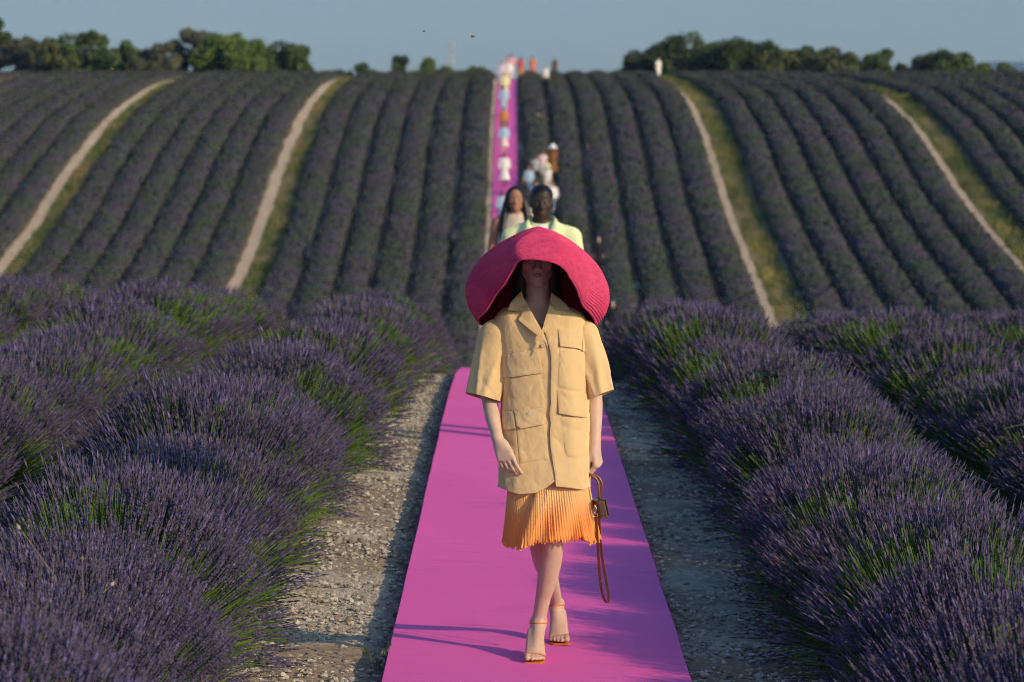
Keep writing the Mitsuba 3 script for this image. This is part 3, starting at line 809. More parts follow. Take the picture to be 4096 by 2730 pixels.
def solidify(v, f, t):
    """An open sheet given thickness towards its back, with the rim closed."""
    m = trimesh.Trimesh(v, f, process=False)
    vn = m.vertex_normals
    n = len(v)
    e = np.sort(m.edges, 1)
    u, idx, cnt = np.unique(e, axis=0, return_index=True, return_counts=True)
    be = m.edges[idx[cnt == 1]]
    side = np.vstack([np.stack([be[:, 1], be[:, 0], be[:, 0] + n], 1), np.stack([be[:, 1], be[:, 0] + n, be[:, 1] + n], 1)])
    return np.vstack([v, v - vn * t]), np.vstack([f, f[:, ::-1] + n, side])

def keep_faces(v, f, mask):
    f = f[mask]
    u, inv = np.unique(f, return_inverse=True)
    return v[u], inv.reshape(-1, 3)

def cut(v, f, origin, normal):
    """Keep what lies on the normal's side of a plane, with a clean edge."""
    r = trimesh.intersections.slice_faces_plane(np.asarray(v), np.asarray(f), np.asarray(normal, float), np.asarray(origin, float))
    m = trimesh.Trimesh(r[0], r[1], process=False); m.merge_vertices(digits_vertex=6)
    m.update_faces(m.nondegenerate_faces())
    return np.array(m.vertices), np.array(m.faces)

# ------------------------------------------------------------------ the woman in the sun hat
YB = 15.08                          # her body's axis; x and z are world metres, y is measured from here
Yv = np.array([0, YB, 0.0])
def skin_tone(light, red, sc=1.0):
    def fn(p, n, uv):
        a = fbm(p.x * 26, p.y * 26, p.z * 26, 3)
        return mix(light, red, smoothstep(.35, .75, a) * .55)
    return fn
mat('skin_fair', skin_tone((.62, .43, .34), (.58, .36, .275)), 0.52, 0.38)
mat('lip', (.42, .18, .16), 0.42, 0.4)
mat('hair_dark', lambda p, n, uv: mix((.010, .007, .006), (.035, .022, .016), noise(p.x * 160, p.y * 160, p.z * 12)), 0.45, 0.4)
mat('eye_white', (.42, .38, .36), 0.3, 0.4)
mat('iris', (.05, .035, .025), 0.2, 0.5)
crinkle = lambda p, n, uv: fbm(p.x * 95, p.y * 95, p.z * 52, 3)
mat('shirt_cloth', lambda p, n, uv: mix((.66, .46, .235), (.745, .53, .29), fbm(p.x * 16, p.y * 16, p.z * 16, 3)), 0.85, 0.2, bump=(crinkle, 0.0024, 0.002), sheen=0.15)
mat('button_shell', (.55, .47, .40), 0.3, 0.5)
ombre = lambda p: smoothstep(.86, .58, p.z)
scene['skirt_knit'] = {'type': 'principledthin', 'base_color': mikit.proc(lambda p, n, uv: mix((.95, .66, .34), (.95, .42, .13), 1 - smoothstep(.58, .78, p.z))), 'roughness': 0.8, 'diff_trans': 0.5, 'spec_trans': 0.0, 'sheen': 0.2}
mat('sandal_orange', (.62, .20, .03), 0.45, 0.4)
mat('tan_leather', lambda p, n, uv: mix((.115, .032, .014), (.20, .058, .022), fbm(p.x * 40, p.y * 40, p.z * 25, 3)), 0.25, 0.5, clearcoat=0.5, clearcoat_gloss=0.8)
mat('dark_leather', (.055, .022, .018), 0.3, 0.5)
mat('silver', (.75, .73, .70), 0.2, 0.5, metallic=1.0)
RINGS = 44.0
mat('pink_straw', lambda p, n, uv: mix((.52, .026, .105), (.86, .080, .235), noise(uv.x * RINGS * 1.0, uv.y * 520, 3) * .5 + .5 * noise(dr.floor(uv.x * RINGS) * 3.7, uv.y * 90, 1)), 0.55, 0.35,
    bump=(lambda p, n, uv: dr.abs(dr.sin(uv.y * 2200 + 1.6 * dr.floor(uv.x * RINGS) + dr.abs(uv.x * RINGS - dr.floor(uv.x * RINGS) - .5) * 5)), 0.0016, 0.0006))

woman = thing('person', 'woman in a huge crimson straw hat, tan short-sleeved shirt and orange pleated skirt walking on the catwalk', 'person')
labels[woman]['label'] = 'woman in huge crimson straw hat, tan shirt and orange pleated skirt walking towards the camera'
B = Sdf()
HO = np.array([.108, .0, 1.738])
hg = head_prims(B, HO, Rx(0.03), 1.0, broad=.98)
HS = Sdf(); HS.ops = list(B.ops)
B.add(rcone((.107, .028, 1.685), (.114, .055, 1.50), .049, .055), .02)
B.add(rcone((-.02, .05, 1.452), (.25, .05, 1.452), .050, .050), .03)
B.add(rcone((.06, .045, 1.50), (-.02, .05, 1.46), .045, .045), .03)
B.add(rcone((.17, .045, 1.50), (.25, .05, 1.46), .045, .045), .03)
B.add(ell((.118, .045, 1.34), (.140, .098, .20)), .03)
B.add(rcone((.045, -.030, 1.478), (.100, -.050, 1.462), .009, .008), .012)
B.add(rcone((.190, -.030, 1.478), (.130, -.050, 1.462), .009, .008), .012)
B.add(rcone((.125, .04, 1.2), (.14, .03, .98), .095, .115), .05)
B.add(ell((.145, .03, .95), (.155, .10, .13)), .05)
# her right arm and open hand (at the left of the picture)
B.add(chain([(-.045, .045, 1.44), (-.085, .05, 1.28), (-.100, .035, 1.165), (-.088, -.025, 1.08), (-.060, -.105, .965)], [.046, .040, .034, .0330, .0215]), .02)
hr = hand_prims(B, (-.059, -.108, .960), (.38, -.20, -.90), (.88, -.25, .40), (-.30, -.95, .04),
                [(.12, .28, .22), (.22, .42, .32), (.34, .55, .42), (.40, .62, .45)], spread=.05, thumb=(.30, .10, .92), L=.97)
# her left arm and the hand that holds the bag
B.add(chain([(.285, .045, 1.44), (.330, .06, 1.28), (.354, .06, 1.165), (.359, .04, 1.08), (.359, .0, .935)], [.046, .040, .034, .0325, .0215]), .02)
hl = hand_prims(B, (.357, .0, .932), (.13, -.05, -.99), (-.42, -.90, .0), (.88, -.45, .05),
                [(.75, 1.25, .9), (.80, 1.30, .95), (.85, 1.30, .95), (.85, 1.25, .95)], spread=.02, thumb=(.22, -.42, .86), L=.97)
# front (left) leg
K1, A1 = np.array([.174, -.055, .545]), np.array([.1155, .075, .150])
B.add(chain([(.205, .02, .90), (.190, -.03, .70), K1, (.168, -.018, .455), (.155, .016, .36), (.134, .050, .255), A1], [.080, .062, .0475, .0500, .0450, .0335, .0290]), .02)
def foot(S, ank, big, toe_y, x0, x1):
    """High-heeled foot: ank the ankle joint, toes between x0 and x1 at toe_y, big = +1 when the big toe is at larger x."""
    ax, ay, az = ank
    S.add(rcone(ank, (ax + .003 * big, ay + .038, az - .045), .031, .029), .02)
    S.add(ell((ax - .027, ay + .004, az + .004), (.009, .013, .013)), .012)
    S.add(ell((ax + .027, ay + .004, az + .008), (.009, .013, .013)), .012)
    xm = (x0 + x1) / 2
    S.add(rcone((ax, ay - .012, az - .018), (xm - .004 * big, toe_y + .085, .048), .029, .0235), .02)
    S.add(rcone((ax, ay + .02, az - .055), (xm + .012 * big, toe_y + .07, .028), .024, .020), .02)
    w = (x1 - x0)
    xs = [.5 + big * q for q in (.355, .125, -.055, -.225, -.385)]
    ys = [0.0, -.003, .004, .013, .025]; rs = [.0135, .0098, .0092, .0088, .0086]
    for q, dy, r in zip(xs, ys, rs):
        X = x0 + w * q
        Xb = xm + (X - xm) * .88
        S.add(rcone((xm + (X - xm) * .55, ay - .02, az - .035), (Xb, toe_y + .058 + dy * .6, .030), .015, .0145), .012)
        m = np.array([X, toe_y + .030 + dy, .024 + r * .35])
        S.add(rcone((Xb, toe_y + .058 + dy * .6, .028), m, .0125 if r < .012 else .015, r), .006)
        S.add(rcone(m, (X, toe_y + .010 + dy, .0105 + r), r, r * .98), .003)
foot(B, A1, -1, -.132, .0520, .1450)
# rear (right) leg
K2, A2 = np.array([.118, .10, .525]), np.array([.1985, .565, .160])
B.add(chain([(.075, .05, .90), (.095, .06, .70), K2, (.134, .215, .425), (.160, .34, .325), (.185, .49, .225), A2], [.080, .062, .0470, .0480, .0420, .0320, .0285]), .02)
foot(B, A2, +1, .405, .1640, .2570)
lo, hi = B.bounds()
bv, bf = surface(B, lo, hi, 0.0042, iters=2)
part(woman, 'body', (bv + Yv, bf), 'skin_fair', smooth=True)
# lips, eyes, nails lie on the skin
def blob(c, r, sub=2, M=np.eye(3)):
    s = trimesh.creation.icosphere(subdivisions=sub)
    return np.array(s.vertices) * r @ M.T + np.asarray(c), np.array(s.faces)
for q in (-1, 1):
    part(woman, 'eye', cat_arrays([blob(hg(.031 * q, -.0722, -.001) + Yv, .0118)]), 'eye_white', smooth=True)
    part(woman, 'iris', cat_arrays([blob(hg(.031 * q, -.0812, -.002) + Yv, np.array([.0056, .0040, .0054]))]), 'iris', smooth=True)
    bp = [hg(.014 * q, -.0925, .020) + Yv, hg(.030 * q, -.0885, .0265) + Yv, hg(.047 * q, -.074, .021) + Yv]
    part(woman, 'eyebrow', tube(bp, [.0022, .0028, .0014], 6), 'hair_dark', smooth=True)
fm = front_map(HS, .06, .16, 1.60, 1.80, -.25, 60, 80)
def lip(zc, h, w, up):
    t = np.linspace(-1, 1, 15); rows = np.linspace(0, 1, 5)
    top = zc + h * (1 - np.abs(t) ** 1.8) * (1 - (.18 * np.exp(-(t / .16) ** 2) if up else 0))
    bot = np.full_like(t, zc)
    X, Z = [], []
    for r_ in rows:
        X.append(HO[0] + t * w); Z.append(bot + (top - bot) * r_)
    X, Z = np.array(X), np.array(Z)
    Yy = fm(np.stack([X.ravel(), Z.ravel()], 1)).reshape(X.shape) - .0012
    return np.stack([X, Yy + YB, Z], -1).reshape(-1, 3), grid_faces(5, 15)
part(woman, 'lip', lip(HO[2] - .0685, .0085, .0235, True), 'lip', smooth=True)
part(woman, 'lip', lip(HO[2] - .0692, -.0105, .0215, False), 'lip', smooth=True)
mat('nail', (.60, .43, .36), 0.35, 0.4)
for pts in (hr[0], hr[1], hr['thumb']):
    a, b = pts[-2], pts[-1]
    d = (b - a) / np.linalg.norm(b - a)
    nn = np.array([-.15, -1, 0.0]); nn -= d * (nn @ d); nn /= np.linalg.norm(nn)
    M = np.stack([np.cross(d, nn), nn, d], 1)
    part(woman, 'fingernail', blob(b + nn * .0058 - d * .001 + Yv, np.array([.0048, .0018, .0068]), 2, M), 'nail', smooth=True)
H = Sdf()
H.add(ell(HO + [0, .026, .030], (.089, .098, .088)), .01)
H.add(rcone(HO + [-.062, .030, -.02], HO + [-.078, .085, -.25], .036, .040), .03)
H.add(rcone(HO + [.062, .030, -.02], HO + [.078, .085, -.25], .036, .040), .03)
H.add(rcone(HO + [0, .075, 0], HO + [.0, .115, -.26], .06, .06), .03)
H.add(ell(HO + [0, -.085, -.045], (.066, .09, .105)), .015, True)
lo, hi = H.bounds()
hv, hf = surface(H, lo, hi, 0.007)
part(woman, 'hair', (hv + Yv, hf), 'hair_dark', smooth=True)

# ---- shirt
def wrinkle(P, amp=.0042):
    x, y, z = P[:, 0], P[:, 1], P[:, 2]
    n1 = meshkit.fbm(np.stack([x * 15 + z * 2.2, y * 10, z * 3.2], 1), 2, 3) - .5
    n2 = meshkit.noise(np.stack([x * 9 - z * 7, y * 9, z * 9 + x * 5], 1), 8)
    crease = (1 - np.abs(2 * n2 - 1)) ** 4
    left = np.clip((.10 - x) / .12, 0, 1)
    n3 = meshkit.noise(np.stack([x * 46 + 3 * n1, y * 40, z * 17], 1), 12) - .5
    gath = left * np.clip((z - 1.20) / .06, 0, 1)
    n4 = meshkit.noise(np.stack([x * 30 + z * 3.0, y * 6, z * 2.0], 1), 21) - .5
    return .012 * gath * n4 + amp * (1.1 + 1.1 * left) * 2 * n1 + .003 * crease - .001 + .0022 * n3
class Torso:
    zs = np.array([.70, .80, .95, 1.10, 1.25, 1.38, 1.48, 1.56])
    cx = np.array([.1375, .1390, .1430, .1430, .1430, .1300, .1200, .1150])
    ax = np.array([.2020, .2000, .1950, .1900, .1880, .1950, .2000, .2000])
    by = np.array([.1620, .1560, .1450, .1370, .1350, .1300, .1150, .1000])
    def __call__(self, P):
        z = P[:, 2]
        cx, a, b = np.interp(z, self.zs, self.cx), np.interp(z, self.zs, self.ax), np.interp(z, self.zs, self.by)
        n = 2.7
        q = ((np.abs(P[:, 0] - cx) / a) ** n + (np.abs(P[:, 1] - .03) / b) ** n + 1e-9) ** (1 / n)
        d = (q - 1) * np.minimum(a, b)
        roof = (z - (1.566 - .30 * np.sqrt((P[:, 0] - .118) ** 2 + .0012))) * .95
        d = -smin(-d, -roof, .05)
        return d + wrinkle(P)
TOR = Torso()
tv, tf = surface(TOR, (-.12, -.20, .66), (.40, .26, 1.62), .006, iters=1)
tv, tf = cut(tv, tf, (0, 0, .715), (0, 0, 1))
HEMX = [-.07, -.03, .03, .10, .15, .183, .186, .24, .30, .345]
HEMZ = [.756, .746, .731, .738, .762, .788, .766, .758, .749, .753]
def hem_warp(v):
    hz = np.where(v[:, 1] < .03, np.interp(v[:, 0], HEMX, HEMZ), .745)
    w = np.clip((.93 - v[:, 2]) / (.93 - .715), 0, 1)
    out = v.copy(); out[:, 2] = v[:, 2] + (hz - .715) * w
    return out
tv = hem_warp(tv)
import shapely
from shapely.geometry import Polygon
VOPEN = [(0.046, 1.6309), (0.1663, 1.6309), (0.1663, 1.5922), (0.1618, 1.5573), (0.1434, 1.4892), (0.128, 1.4359), (0.1074, 1.4708), (0.0791, 1.5205), (0.0496, 1.5702)]
LAPEL_L = [(0.0485, 1.5713), (0.0434, 1.5132), (0.0257, 1.4793), (0.0588, 1.4506), (0.0956, 1.423), (0.125, 1.4028), (0.1434, 1.3844), (0.1526, 1.3586), (0.1501, 1.3844), (0.1398, 1.412), (0.128, 1.4341), (0.1067, 1.4697), (0.0846, 1.5095), (0.0625, 1.5481)]
COLLAR_L = [(0.0412, 1.5967), (0.0147, 1.572), (-0.0074, 1.5481), (-0.0192, 1.5176), (0.0423, 1.5124), (0.0522, 1.5352), (0.0566, 1.5536), (0.0485, 1.5713)]
COLLAR_R = [(0.1685, 1.5922), (0.164, 1.5628), (0.1766, 1.5352), (0.1898, 1.5212), (0.2472, 1.519), (0.2409, 1.5334), (0.2097, 1.5628), (0.1858, 1.5794)]
LAPEL_R = [(0.164, 1.561), (0.1574, 1.5279), (0.1434, 1.4881), (0.128, 1.4341), (0.1346, 1.4219), (0.1747, 1.4653), (0.2086, 1.4929), (0.1898, 1.5212), (0.1784, 1.536)]
PANEL_R = [(0.1348, 1.4418), (0.1491, 1.3979), (0.1605, 1.3597), (0.1682, 1.312), (0.1672, 1.2548), (0.1653, 1.188), (0.1667, 1.1212), (0.1596, 1.0735), (0.1667, 1.0354), (0.162, 0.9972), (0.1658, 0.9305), (0.1763, 0.8589), (0.1834, 0.8208), (0.1882, 0.7659), (0.2502, 0.7588), (0.2979, 0.7502), (0.337, 0.7521), (0.337, 1.0259), (0.3313, 1.1689), (0.3265, 1.312), (0.305, 1.4265), (0.2836, 1.4837), (0.212, 1.498), (0.1643, 1.4742)]
FLAP_L1 = [(-0.0703, 1.3301), (-0.0264, 1.3263), (0.0403, 1.3416), (0.1143, 1.354), (0.1333, 1.2524), (0.0642, 1.2429), (-0.005, 1.2309), (-0.0646, 1.2224)]
YOKE_L = [(-0.0875, 1.3616), (-0.0312, 1.3645), (0.0403, 1.3764), (0.1119, 1.3836), (0.1152, 1.3559), (0.0403, 1.3435), (-0.0264, 1.3282), (-0.0837, 1.3301)]
POCK_L1 = [(-0.0627, 1.2262), (-0.005, 1.2333), (0.1205, 1.25), (0.1333, 1.188), (0.1405, 1.0998), (0.0093, 1.0879), (-0.0446, 1.085), (-0.0551, 1.1499)]
FLAP_L2 = [(0.0093, 1.0855), (0.0737, 1.0964), (0.1429, 1.1031), (0.1462, 1.0497), (0.1348, 1.0316), (0.0856, 1.022), (0.0379, 1.0125), (0.0198, 1.0235)]
FLAP_L3 = [(-0.0446, 1.0831), (0.0069, 1.085), (0.0155, 1.0125), (-0.0121, 1.0077), (-0.0384, 1.0039)]
POCK_L2 = [(0.0212, 1.0135), (0.0856, 1.023), (0.1453, 1.0306), (0.1586, 0.8828), (0.0976, 0.8756), (0.0336, 0.8637)]
POCK_L3 = [(-0.0369, 1.003), (0.0174, 1.0106), (0.0308, 0.8637), (0.0022, 0.8613), (-0.0121, 0.8923)]
FLAP_R1 = [(0.1968, 1.4408), (0.2502, 1.4303), (0.3055, 1.4198), (0.2998, 1.3478), (0.274, 1.3569), (0.2063, 1.3664)]
FLAP_R2 = [(0.3069, 1.4179), (0.348, 1.4084), (0.3766, 1.3988), (0.3551, 1.3301), (0.3289, 1.3349), (0.3017, 1.3416)]
POCK_R1 = [(0.2015, 1.3621), (0.2693, 1.355), (0.3007, 1.3454), (0.3265, 1.3168), (0.3308, 1.2453), (0.3313, 1.1661), (0.2597, 1.1785), (0.1934, 1.189)]
FLAP_R2B = [(0.1934, 1.1775), (0.2645, 1.167), (0.3322, 1.1537), (0.3341, 1.0926), (0.337, 1.0535), (0.2645, 1.0664), (0.2006, 1.0783)]
POCK_R2 = [(0.2049, 1.064), (0.2645, 1.0569), (0.3313, 1.0459), (0.3379, 0.9782), (0.3389, 0.8646), (0.2883, 0.8804), (0.2406, 0.8933), (0.2292, 0.9066), (0.2168, 0.9972)]
BUT = [(0.1319, 1.3683), (0.0728, 1.0769)]
cen = tv[tf].mean(1)
vop = Polygon(VOPEN).buffer(.006)
hole = shapely.contains_xy(vop, cen[:, 0], cen[:, 2]) & (cen[:, 1] < .06)
hole |= (np.hypot(cen[:, 0] - .113, (cen[:, 1] - .055) * .95) < .072) & (cen[:, 2] > 1.50)
tv, tf = keep_faces(tv, tf, ~hole)
flare = lambda poly, a: (lambda x, z, z0=min(q[1] for q in poly), z1=max(q[1] for q in poly): a * np.clip((z1 - z) / (z1 - z0), 0, 1) ** 1.5)
def shirt_part(name, mesh, label=None, smooth=50):
    return part(woman, name, (mesh[0] + Yv, mesh[1]), 'shirt_cloth', label=label, smooth=smooth)
shirt = shirt_part('shirt', solidify(tv, tf, .003), 'crinkled tan shirt worn open at the neck', 60)
SH = 'shirt'
def sleeve(A, Bp, r0, r1, plane_o, plane_n, stretch_y, seed):
    A, Bp = np.array(A), np.array(Bp)
    ext = Bp + (Bp - A) * .35
    ax_ = (Bp - A); len_ = np.linalg.norm(ax_); ax_ = ax_ / len_
    e1 = np.cross(ax_, [0, 1.0, 0]); e1 /= np.linalg.norm(e1); e2 = -np.cross(e1, ax_)
    e2 = e2 if e2[1] < 0 else -e2
    base = rcone(A * [1, 1 / stretch_y, 1], ext * [1, 1 / stretch_y, 1], r0, r1 + (r1 - r0) * .35)[0]
    def f(P):
        n = meshkit.fbm(np.stack([P[:, 0] * 10 + seed, P[:, 1] * 11, P[:, 2] * 4.5 + P[:, 0] * 3], 1), 2, seed) - .5
        n2 = meshkit.noise(np.stack([P[:, 0] * 12 + P[:, 2] * 9, P[:, 1] * 12, P[:, 2] * 8 - P[:, 0] * 6], 1), seed + 1)
        q = P - A; t = np.clip((q @ ax_) / len_, 0, 1.4); w = q - np.outer(q @ ax_, ax_)
        phi = np.arctan2(w @ e1, w @ e2)
        fo = 0
        for p0, sl, wd, am in ((.25, -.5, .20, .010), (-.55, .45, .16, .009), (1.05, -.35, .22, .011), (-1.2, .2, .2, .008)):
            fo = fo - am * np.exp(-((phi - p0 - sl * (t - .5)) / wd) ** 2) * np.clip(t * 1.6, 0, 1)
        fo = fo + .006
        return base(P * [1, 1 / stretch_y, 1]) + .014 * n + .004 * (1 - np.abs(2 * n2 - 1)) ** 3 + fo
    pts = np.stack([A, ext]); m = max(r0, r1) * max(1, stretch_y) + .04
    v, fc = surface(f, pts.min(0) - m, pts.max(0) + m, .0055, iters=1)
    v, fc = cut(v, fc, plane_o, plane_n)
    return solidify(v, fc, .003)
shirt_part(f'{SH}__sleeve', sleeve((-.068, .03, 1.398), (-.128, .005, 1.13), .085, .086, (-.208, .0, 1.159), (.26, .16, .95), 1.08, 5))
shirt_part(f'{SH}__sleeve', sleeve((.312, .03, 1.405), (.385, .005, 1.135), .072, .066, (.334, .0, 1.126), (-.40, .16, .95), 1.25, 9))
inner = lambda z: z
ymap = front_map(TOR, -.10, .39, .72, 1.60, -.30, 190, 300)
side_fade = lambda x, z: -.004 * sstep(.27, .33, x)
P_ = lambda poly, lift, **k: cloth_patch(poly, ymap, lift, **k)
shirt_part(f'{SH}__front_panel', P_(PANEL_R, .0045, thick=.004, lift_fn=lambda x, z: .006 * (1 - sstep(.165, .23, x)) - .0065 * sstep(.24, .32, x)))
over = lambda x, z: .0075 * (1 - sstep(.27, .33, x)) * (x > .16) - .000 * x
R_ = lambda poly, lift, **k: cloth_patch(poly, ymap, lift, lift_fn=lambda x, z: np.where(x > .165, .0085 * (1 - sstep(.24, .325, x)), 0), **k)
for nm, poly, lift, th in (('yoke', YOKE_L, .0015, .003), ('pocket', POCK_L1, .002, .004), ('pocket_flap', FLAP_L1, .006, .004), ('pocket', POCK_L2, .002, .004), ('pocket', POCK_L3, .0015, .003),
                           ('pocket_flap', FLAP_L3, .0045, .003), ('pocket_flap', FLAP_L2, .007, .004)):
    shirt_part(f'{SH}__{nm}', P_(poly, lift, thick=th, lift_fn=lambda x, z, fl=flare(poly, .011 if 'flap' in nm else .0): fl(x, z) - .004 * sstep(-.02, -.075, x)))
for nm, poly, lift, th in (('pocket', POCK_R1, .001, .004), ('pocket', POCK_R2, .001, .003), ('pocket_flap', FLAP_R1, .005, .004), ('pocket_flap', FLAP_R2, .006, .004), ('pocket_flap', FLAP_R2B, .005, .004)):
    shirt_part(f'{SH}__{nm}', cloth_patch(poly, ymap, lift, thick=th, lift_fn=lambda x, z, fl=flare(poly, .010 if 'flap' in nm else .0): fl(x, z) + np.where(x > .165, .0085 * (1 - sstep(.24, .325, x)), 0)))
cmap = lambda q: np.minimum(ymap(q), -.066 + (np.asarray(q)[:, 1] - 1.50) * .62)
shirt_part(f'{SH}__collar', cloth_patch(COLLAR_L, cmap, .011, thick=.004, lift_fn=lambda x, z: .010 * sstep(.0, .06, x)))
shirt_part(f'{SH}__collar', cloth_patch(COLLAR_R, cmap, .011, thick=.004, lift_fn=lambda x, z: .010 * sstep(.23, .16, x)))
shirt_part(f'{SH}__lapel', cloth_patch(LAPEL_L, cmap, .008, thick=.004, lift_fn=lambda x, z: .006 * sstep(.03, .12, x)))
shirt_part(f'{SH}__lapel', cloth_patch(LAPEL_R, cmap, .011, thick=.004))
aa = np.linspace(-.62 * np.pi, .62 * np.pi, 40) + np.pi / 2
cr = []
for r_, z_ in ((.064, 1.535), (.066, 1.575), (.071, 1.592), (.079, 1.578), (.086, 1.535)):
    cr.append(np.stack([.113 + r_ * np.cos(aa), .052 + r_ * .95 * np.sin(aa), z_ - .016 * (1 - np.sin(aa))], 1))
shirt_part(f'{SH}__collar', (np.vstack(cr), grid_faces(5, 40)), smooth=True)
def disc_at(x, z, lift, r, t):
    c = trimesh.creation.cylinder(r, t, sections=24)
    v = np.array(c.vertices)[:, [0, 2, 1]] * [1, -1, 1]
    y = float(ymap([[x, z]])[0]) - lift
    m = trimesh.creation.torus(r * .86, t * .55, 24, 8)
    v2 = np.array(m.vertices)[:, [0, 2, 1]] * [1, -1, 1]
    return cat_arrays([(v + [x, y, z], np.array(c.faces)), (v2 + [x, y - t * .5, z], np.array(m.faces))])
for (bx, bz), lf in zip(BUT, (.010, .014)):
    m = disc_at(bx, bz, lf, .0078, .0028)
    part(woman, f'{SH}__button', (m[0] + Yv, m[1]), 'button_shell', smooth=30)

# ---- skirt
nth, nz = 1040, 46
th = np.linspace(0, 2 * np.pi, nth, endpoint=False)
tz = np.linspace(0, 1, nz)
TH, TZ = np.meshgrid(th, tz, indexing='ij')
rsk = np.random.default_rng(8)
pl = 104
ph = TH * pl / 1.0 + .9 * np.sin(TH * 3) + 1.1 * np.sin(TH * 7 + 1)
tri = np.arcsin(np.sin(ph)) * 2 / np.pi
sx, sy = np.sin(TH), -np.cos(TH)                 # th = 0 is the front
aw = .168 + (.211 - .168) * TZ ** 1.3; bw = .112 + .058 * TZ
cxs = .1535 + .018 * TZ
X = cxs + aw * sx
Y = .03 + bw * sy
xe = .137 - .115 * TZ
front = np.clip(-sy, 0, 1) ** .5 * (sy < 0)
fold = 1 / (1 + np.exp(-(X - xe) / .0045)) * np.exp(-np.clip(X - xe, 0, 1) / .19)
Y = Y - front * .098 * fold * np.clip((TZ - .27) / .73, 0, 1) ** .8
Y = Y + front * .020 * np.sin((X - .05) * 38) * TZ * (X < xe)
Y = Y - front * .016 * np.sin((X - xe) * 44 + TZ * 1.3) * TZ * (X > xe + .05)
amp = .0016 * (1 + .8 * TZ) 
X = X + tri * amp * sx; Y = Y + tri * amp * sy
hx = [-.06, -.037, -.01, .02, .05, .08, .11, .17, .24, .31, .34, .365, .39]
hz = [.515, .508, .497, .494, .506, .517, .528, .536, .530, .540, .508, .520, .530]
bx_ = X[:, -1]
hem = np.where(sy[:, 0] < .1, np.interp(bx_, hx, hz), .500)
jag = .013 * (meshkit.noise(np.stack([th * 42, th * 0, th * 0], 1), 4) - .5) + .006 * np.sin(th * pl + 1)
Z = .84 + (hem + jag - .84)[:, None] * TZ
fr = np.clip((TZ - .93) / .07, 0, 1)
ruff = .016 * (meshkit.noise(np.stack([TH * 75, TZ * 2, TH * 0], -1), 6) - .5) * fr
X += ruff * sx; Y += ruff * sy
SV = np.stack([X, Y, Z], -1).reshape(-1, 3); SF = grid_faces(nz, nth, True)
idx = np.arange(nth * nz).reshape(nth, nz).T.ravel()
SV2 = SV[idx]
part(woman, 'skirt', (SV2 + Yv, SF), 'skirt_knit', label='accordion-pleated skirt fading from pale yellow to orange', smooth=True)

# ---- hat
def hat():
    from scipy.interpolate import CubicSpline
    R = [(.0, -.40, 1.745), (.085, -.372, 1.720), (.137, -.30, 1.653), (.167, -.22, 1.587), (.196, -.12, 1.528), (.247, .03, 1.456)]
    L = [(-.058, -.392, 1.747), (-.084, -.375, 1.737), (-.104, -.34, 1.7045), (-.150, -.27, 1.631), (-.194, -.16, 1.557), (-.254, .03, 1.468)]
    back = [(.225, .17, 1.44), (.12, .30, 1.45), (0, .345, 1.47), (-.12, .30, 1.455), (-.225, .17, 1.445)]
    pts = np.array(R + back + L[::-1] + [R[0]])
    d = np.r_[0, np.cumsum(np.linalg.norm(np.diff(pts, axis=0), axis=1) ** .7)]
    cs = CubicSpline(d, pts, bc_type='periodic')
    n = 400
    E_ = cs(np.linspace(0, d[-1], n, endpoint=False))
    E_[:, 2] += .006 * np.sin(np.linspace(0, 2 * np.pi, n, endpoint=False) * 9) * (np.abs(E_[:, 0]) > .12)
    E_ = np.roll(E_, n // 2, axis=0); E_ = np.vstack([E_, E_[:1]]); n += 1
    ap = np.array([0, .012, 1.868])
    h = E_ * [1, 1, 0] - ap * [1, 1, 0]
    h /= np.linalg.norm(h, axis=1, keepdims=True)
    P1 = ap + h * .15 + [0, 0, -.030]
    w = np.clip((np.sqrt(E_[:, 0] ** 2 + .0016) - .04) / .213, 0, 1)
    bk = sstep(-.05, .25, E_[:, 1])
    P2 = E_ + np.stack([np.sign(E_[:, 0]) * .170 * w, .12 * (1 - w) * (1 - bk) + .05 * bk, .068 + .110 * w + .05 * bk * (1 - w)], 1)
    u = np.linspace(0, 1, 121)[:, None, None]
    C = (1 - u) ** 3 * ap + 3 * u * (1 - u) ** 2 * P1 + 3 * u ** 2 * (1 - u) * P2 + u ** 3 * E_
    nu = int(RINGS * 5) + 1
    s = np.concatenate([np.zeros((1, n)), np.cumsum(np.linalg.norm(np.diff(C, axis=0), axis=2), 0)])
    s /= s[-1]
    ul = np.linspace(0.012, 1, nu)
    G = np.stack([np.stack([np.interp(ul, s[:, j], C[:, j, k]) for k in range(3)], 1) for j in range(n)], 1)
    f = grid_faces(nu, n)
    v = G.reshape(-1, 3)
    m = trimesh.Trimesh(v, f, process=False)
    nrm = m.vertex_normals
    if (nrm * (v - [0, 0, 1.55])).sum(1).mean() < 0:
        f = f[:, ::-1]; nrm = -nrm
    lump = .006 * (meshkit.fbm(v * 9, 2, 5) - .5)
    ring = np.abs(np.sin(np.pi * RINGS * ul))[:, None] ** .7 * np.ones((1, n))
    v = v + nrm * (.0064 * ring.reshape(-1) + lump)[:, None] + [.113, 0, 0]
    uv = np.stack([np.repeat(ul, n), np.tile(np.linspace(0, 1, n), nu)], 1)
    return v, f, uv, n
hv, hf, huv, hn = hat()
hnrm = trimesh.Trimesh(hv, hf, process=False).vertex_normals
part(woman, 'sun_hat', (hv + Yv, hf), 'pink_straw', label='oversized crimson straw hat with a drooping brim', smooth=True, uv=huv)
mat('hat_inside_shade', lambda p, n, uv: mix((.18, .013, .040), (.28, .020, .062), noise(uv.x * RINGS, uv.y * 300, 1)), 0.8, 0.1)  # same straw seen from below, its crimson darkened to paint in the brim's shade
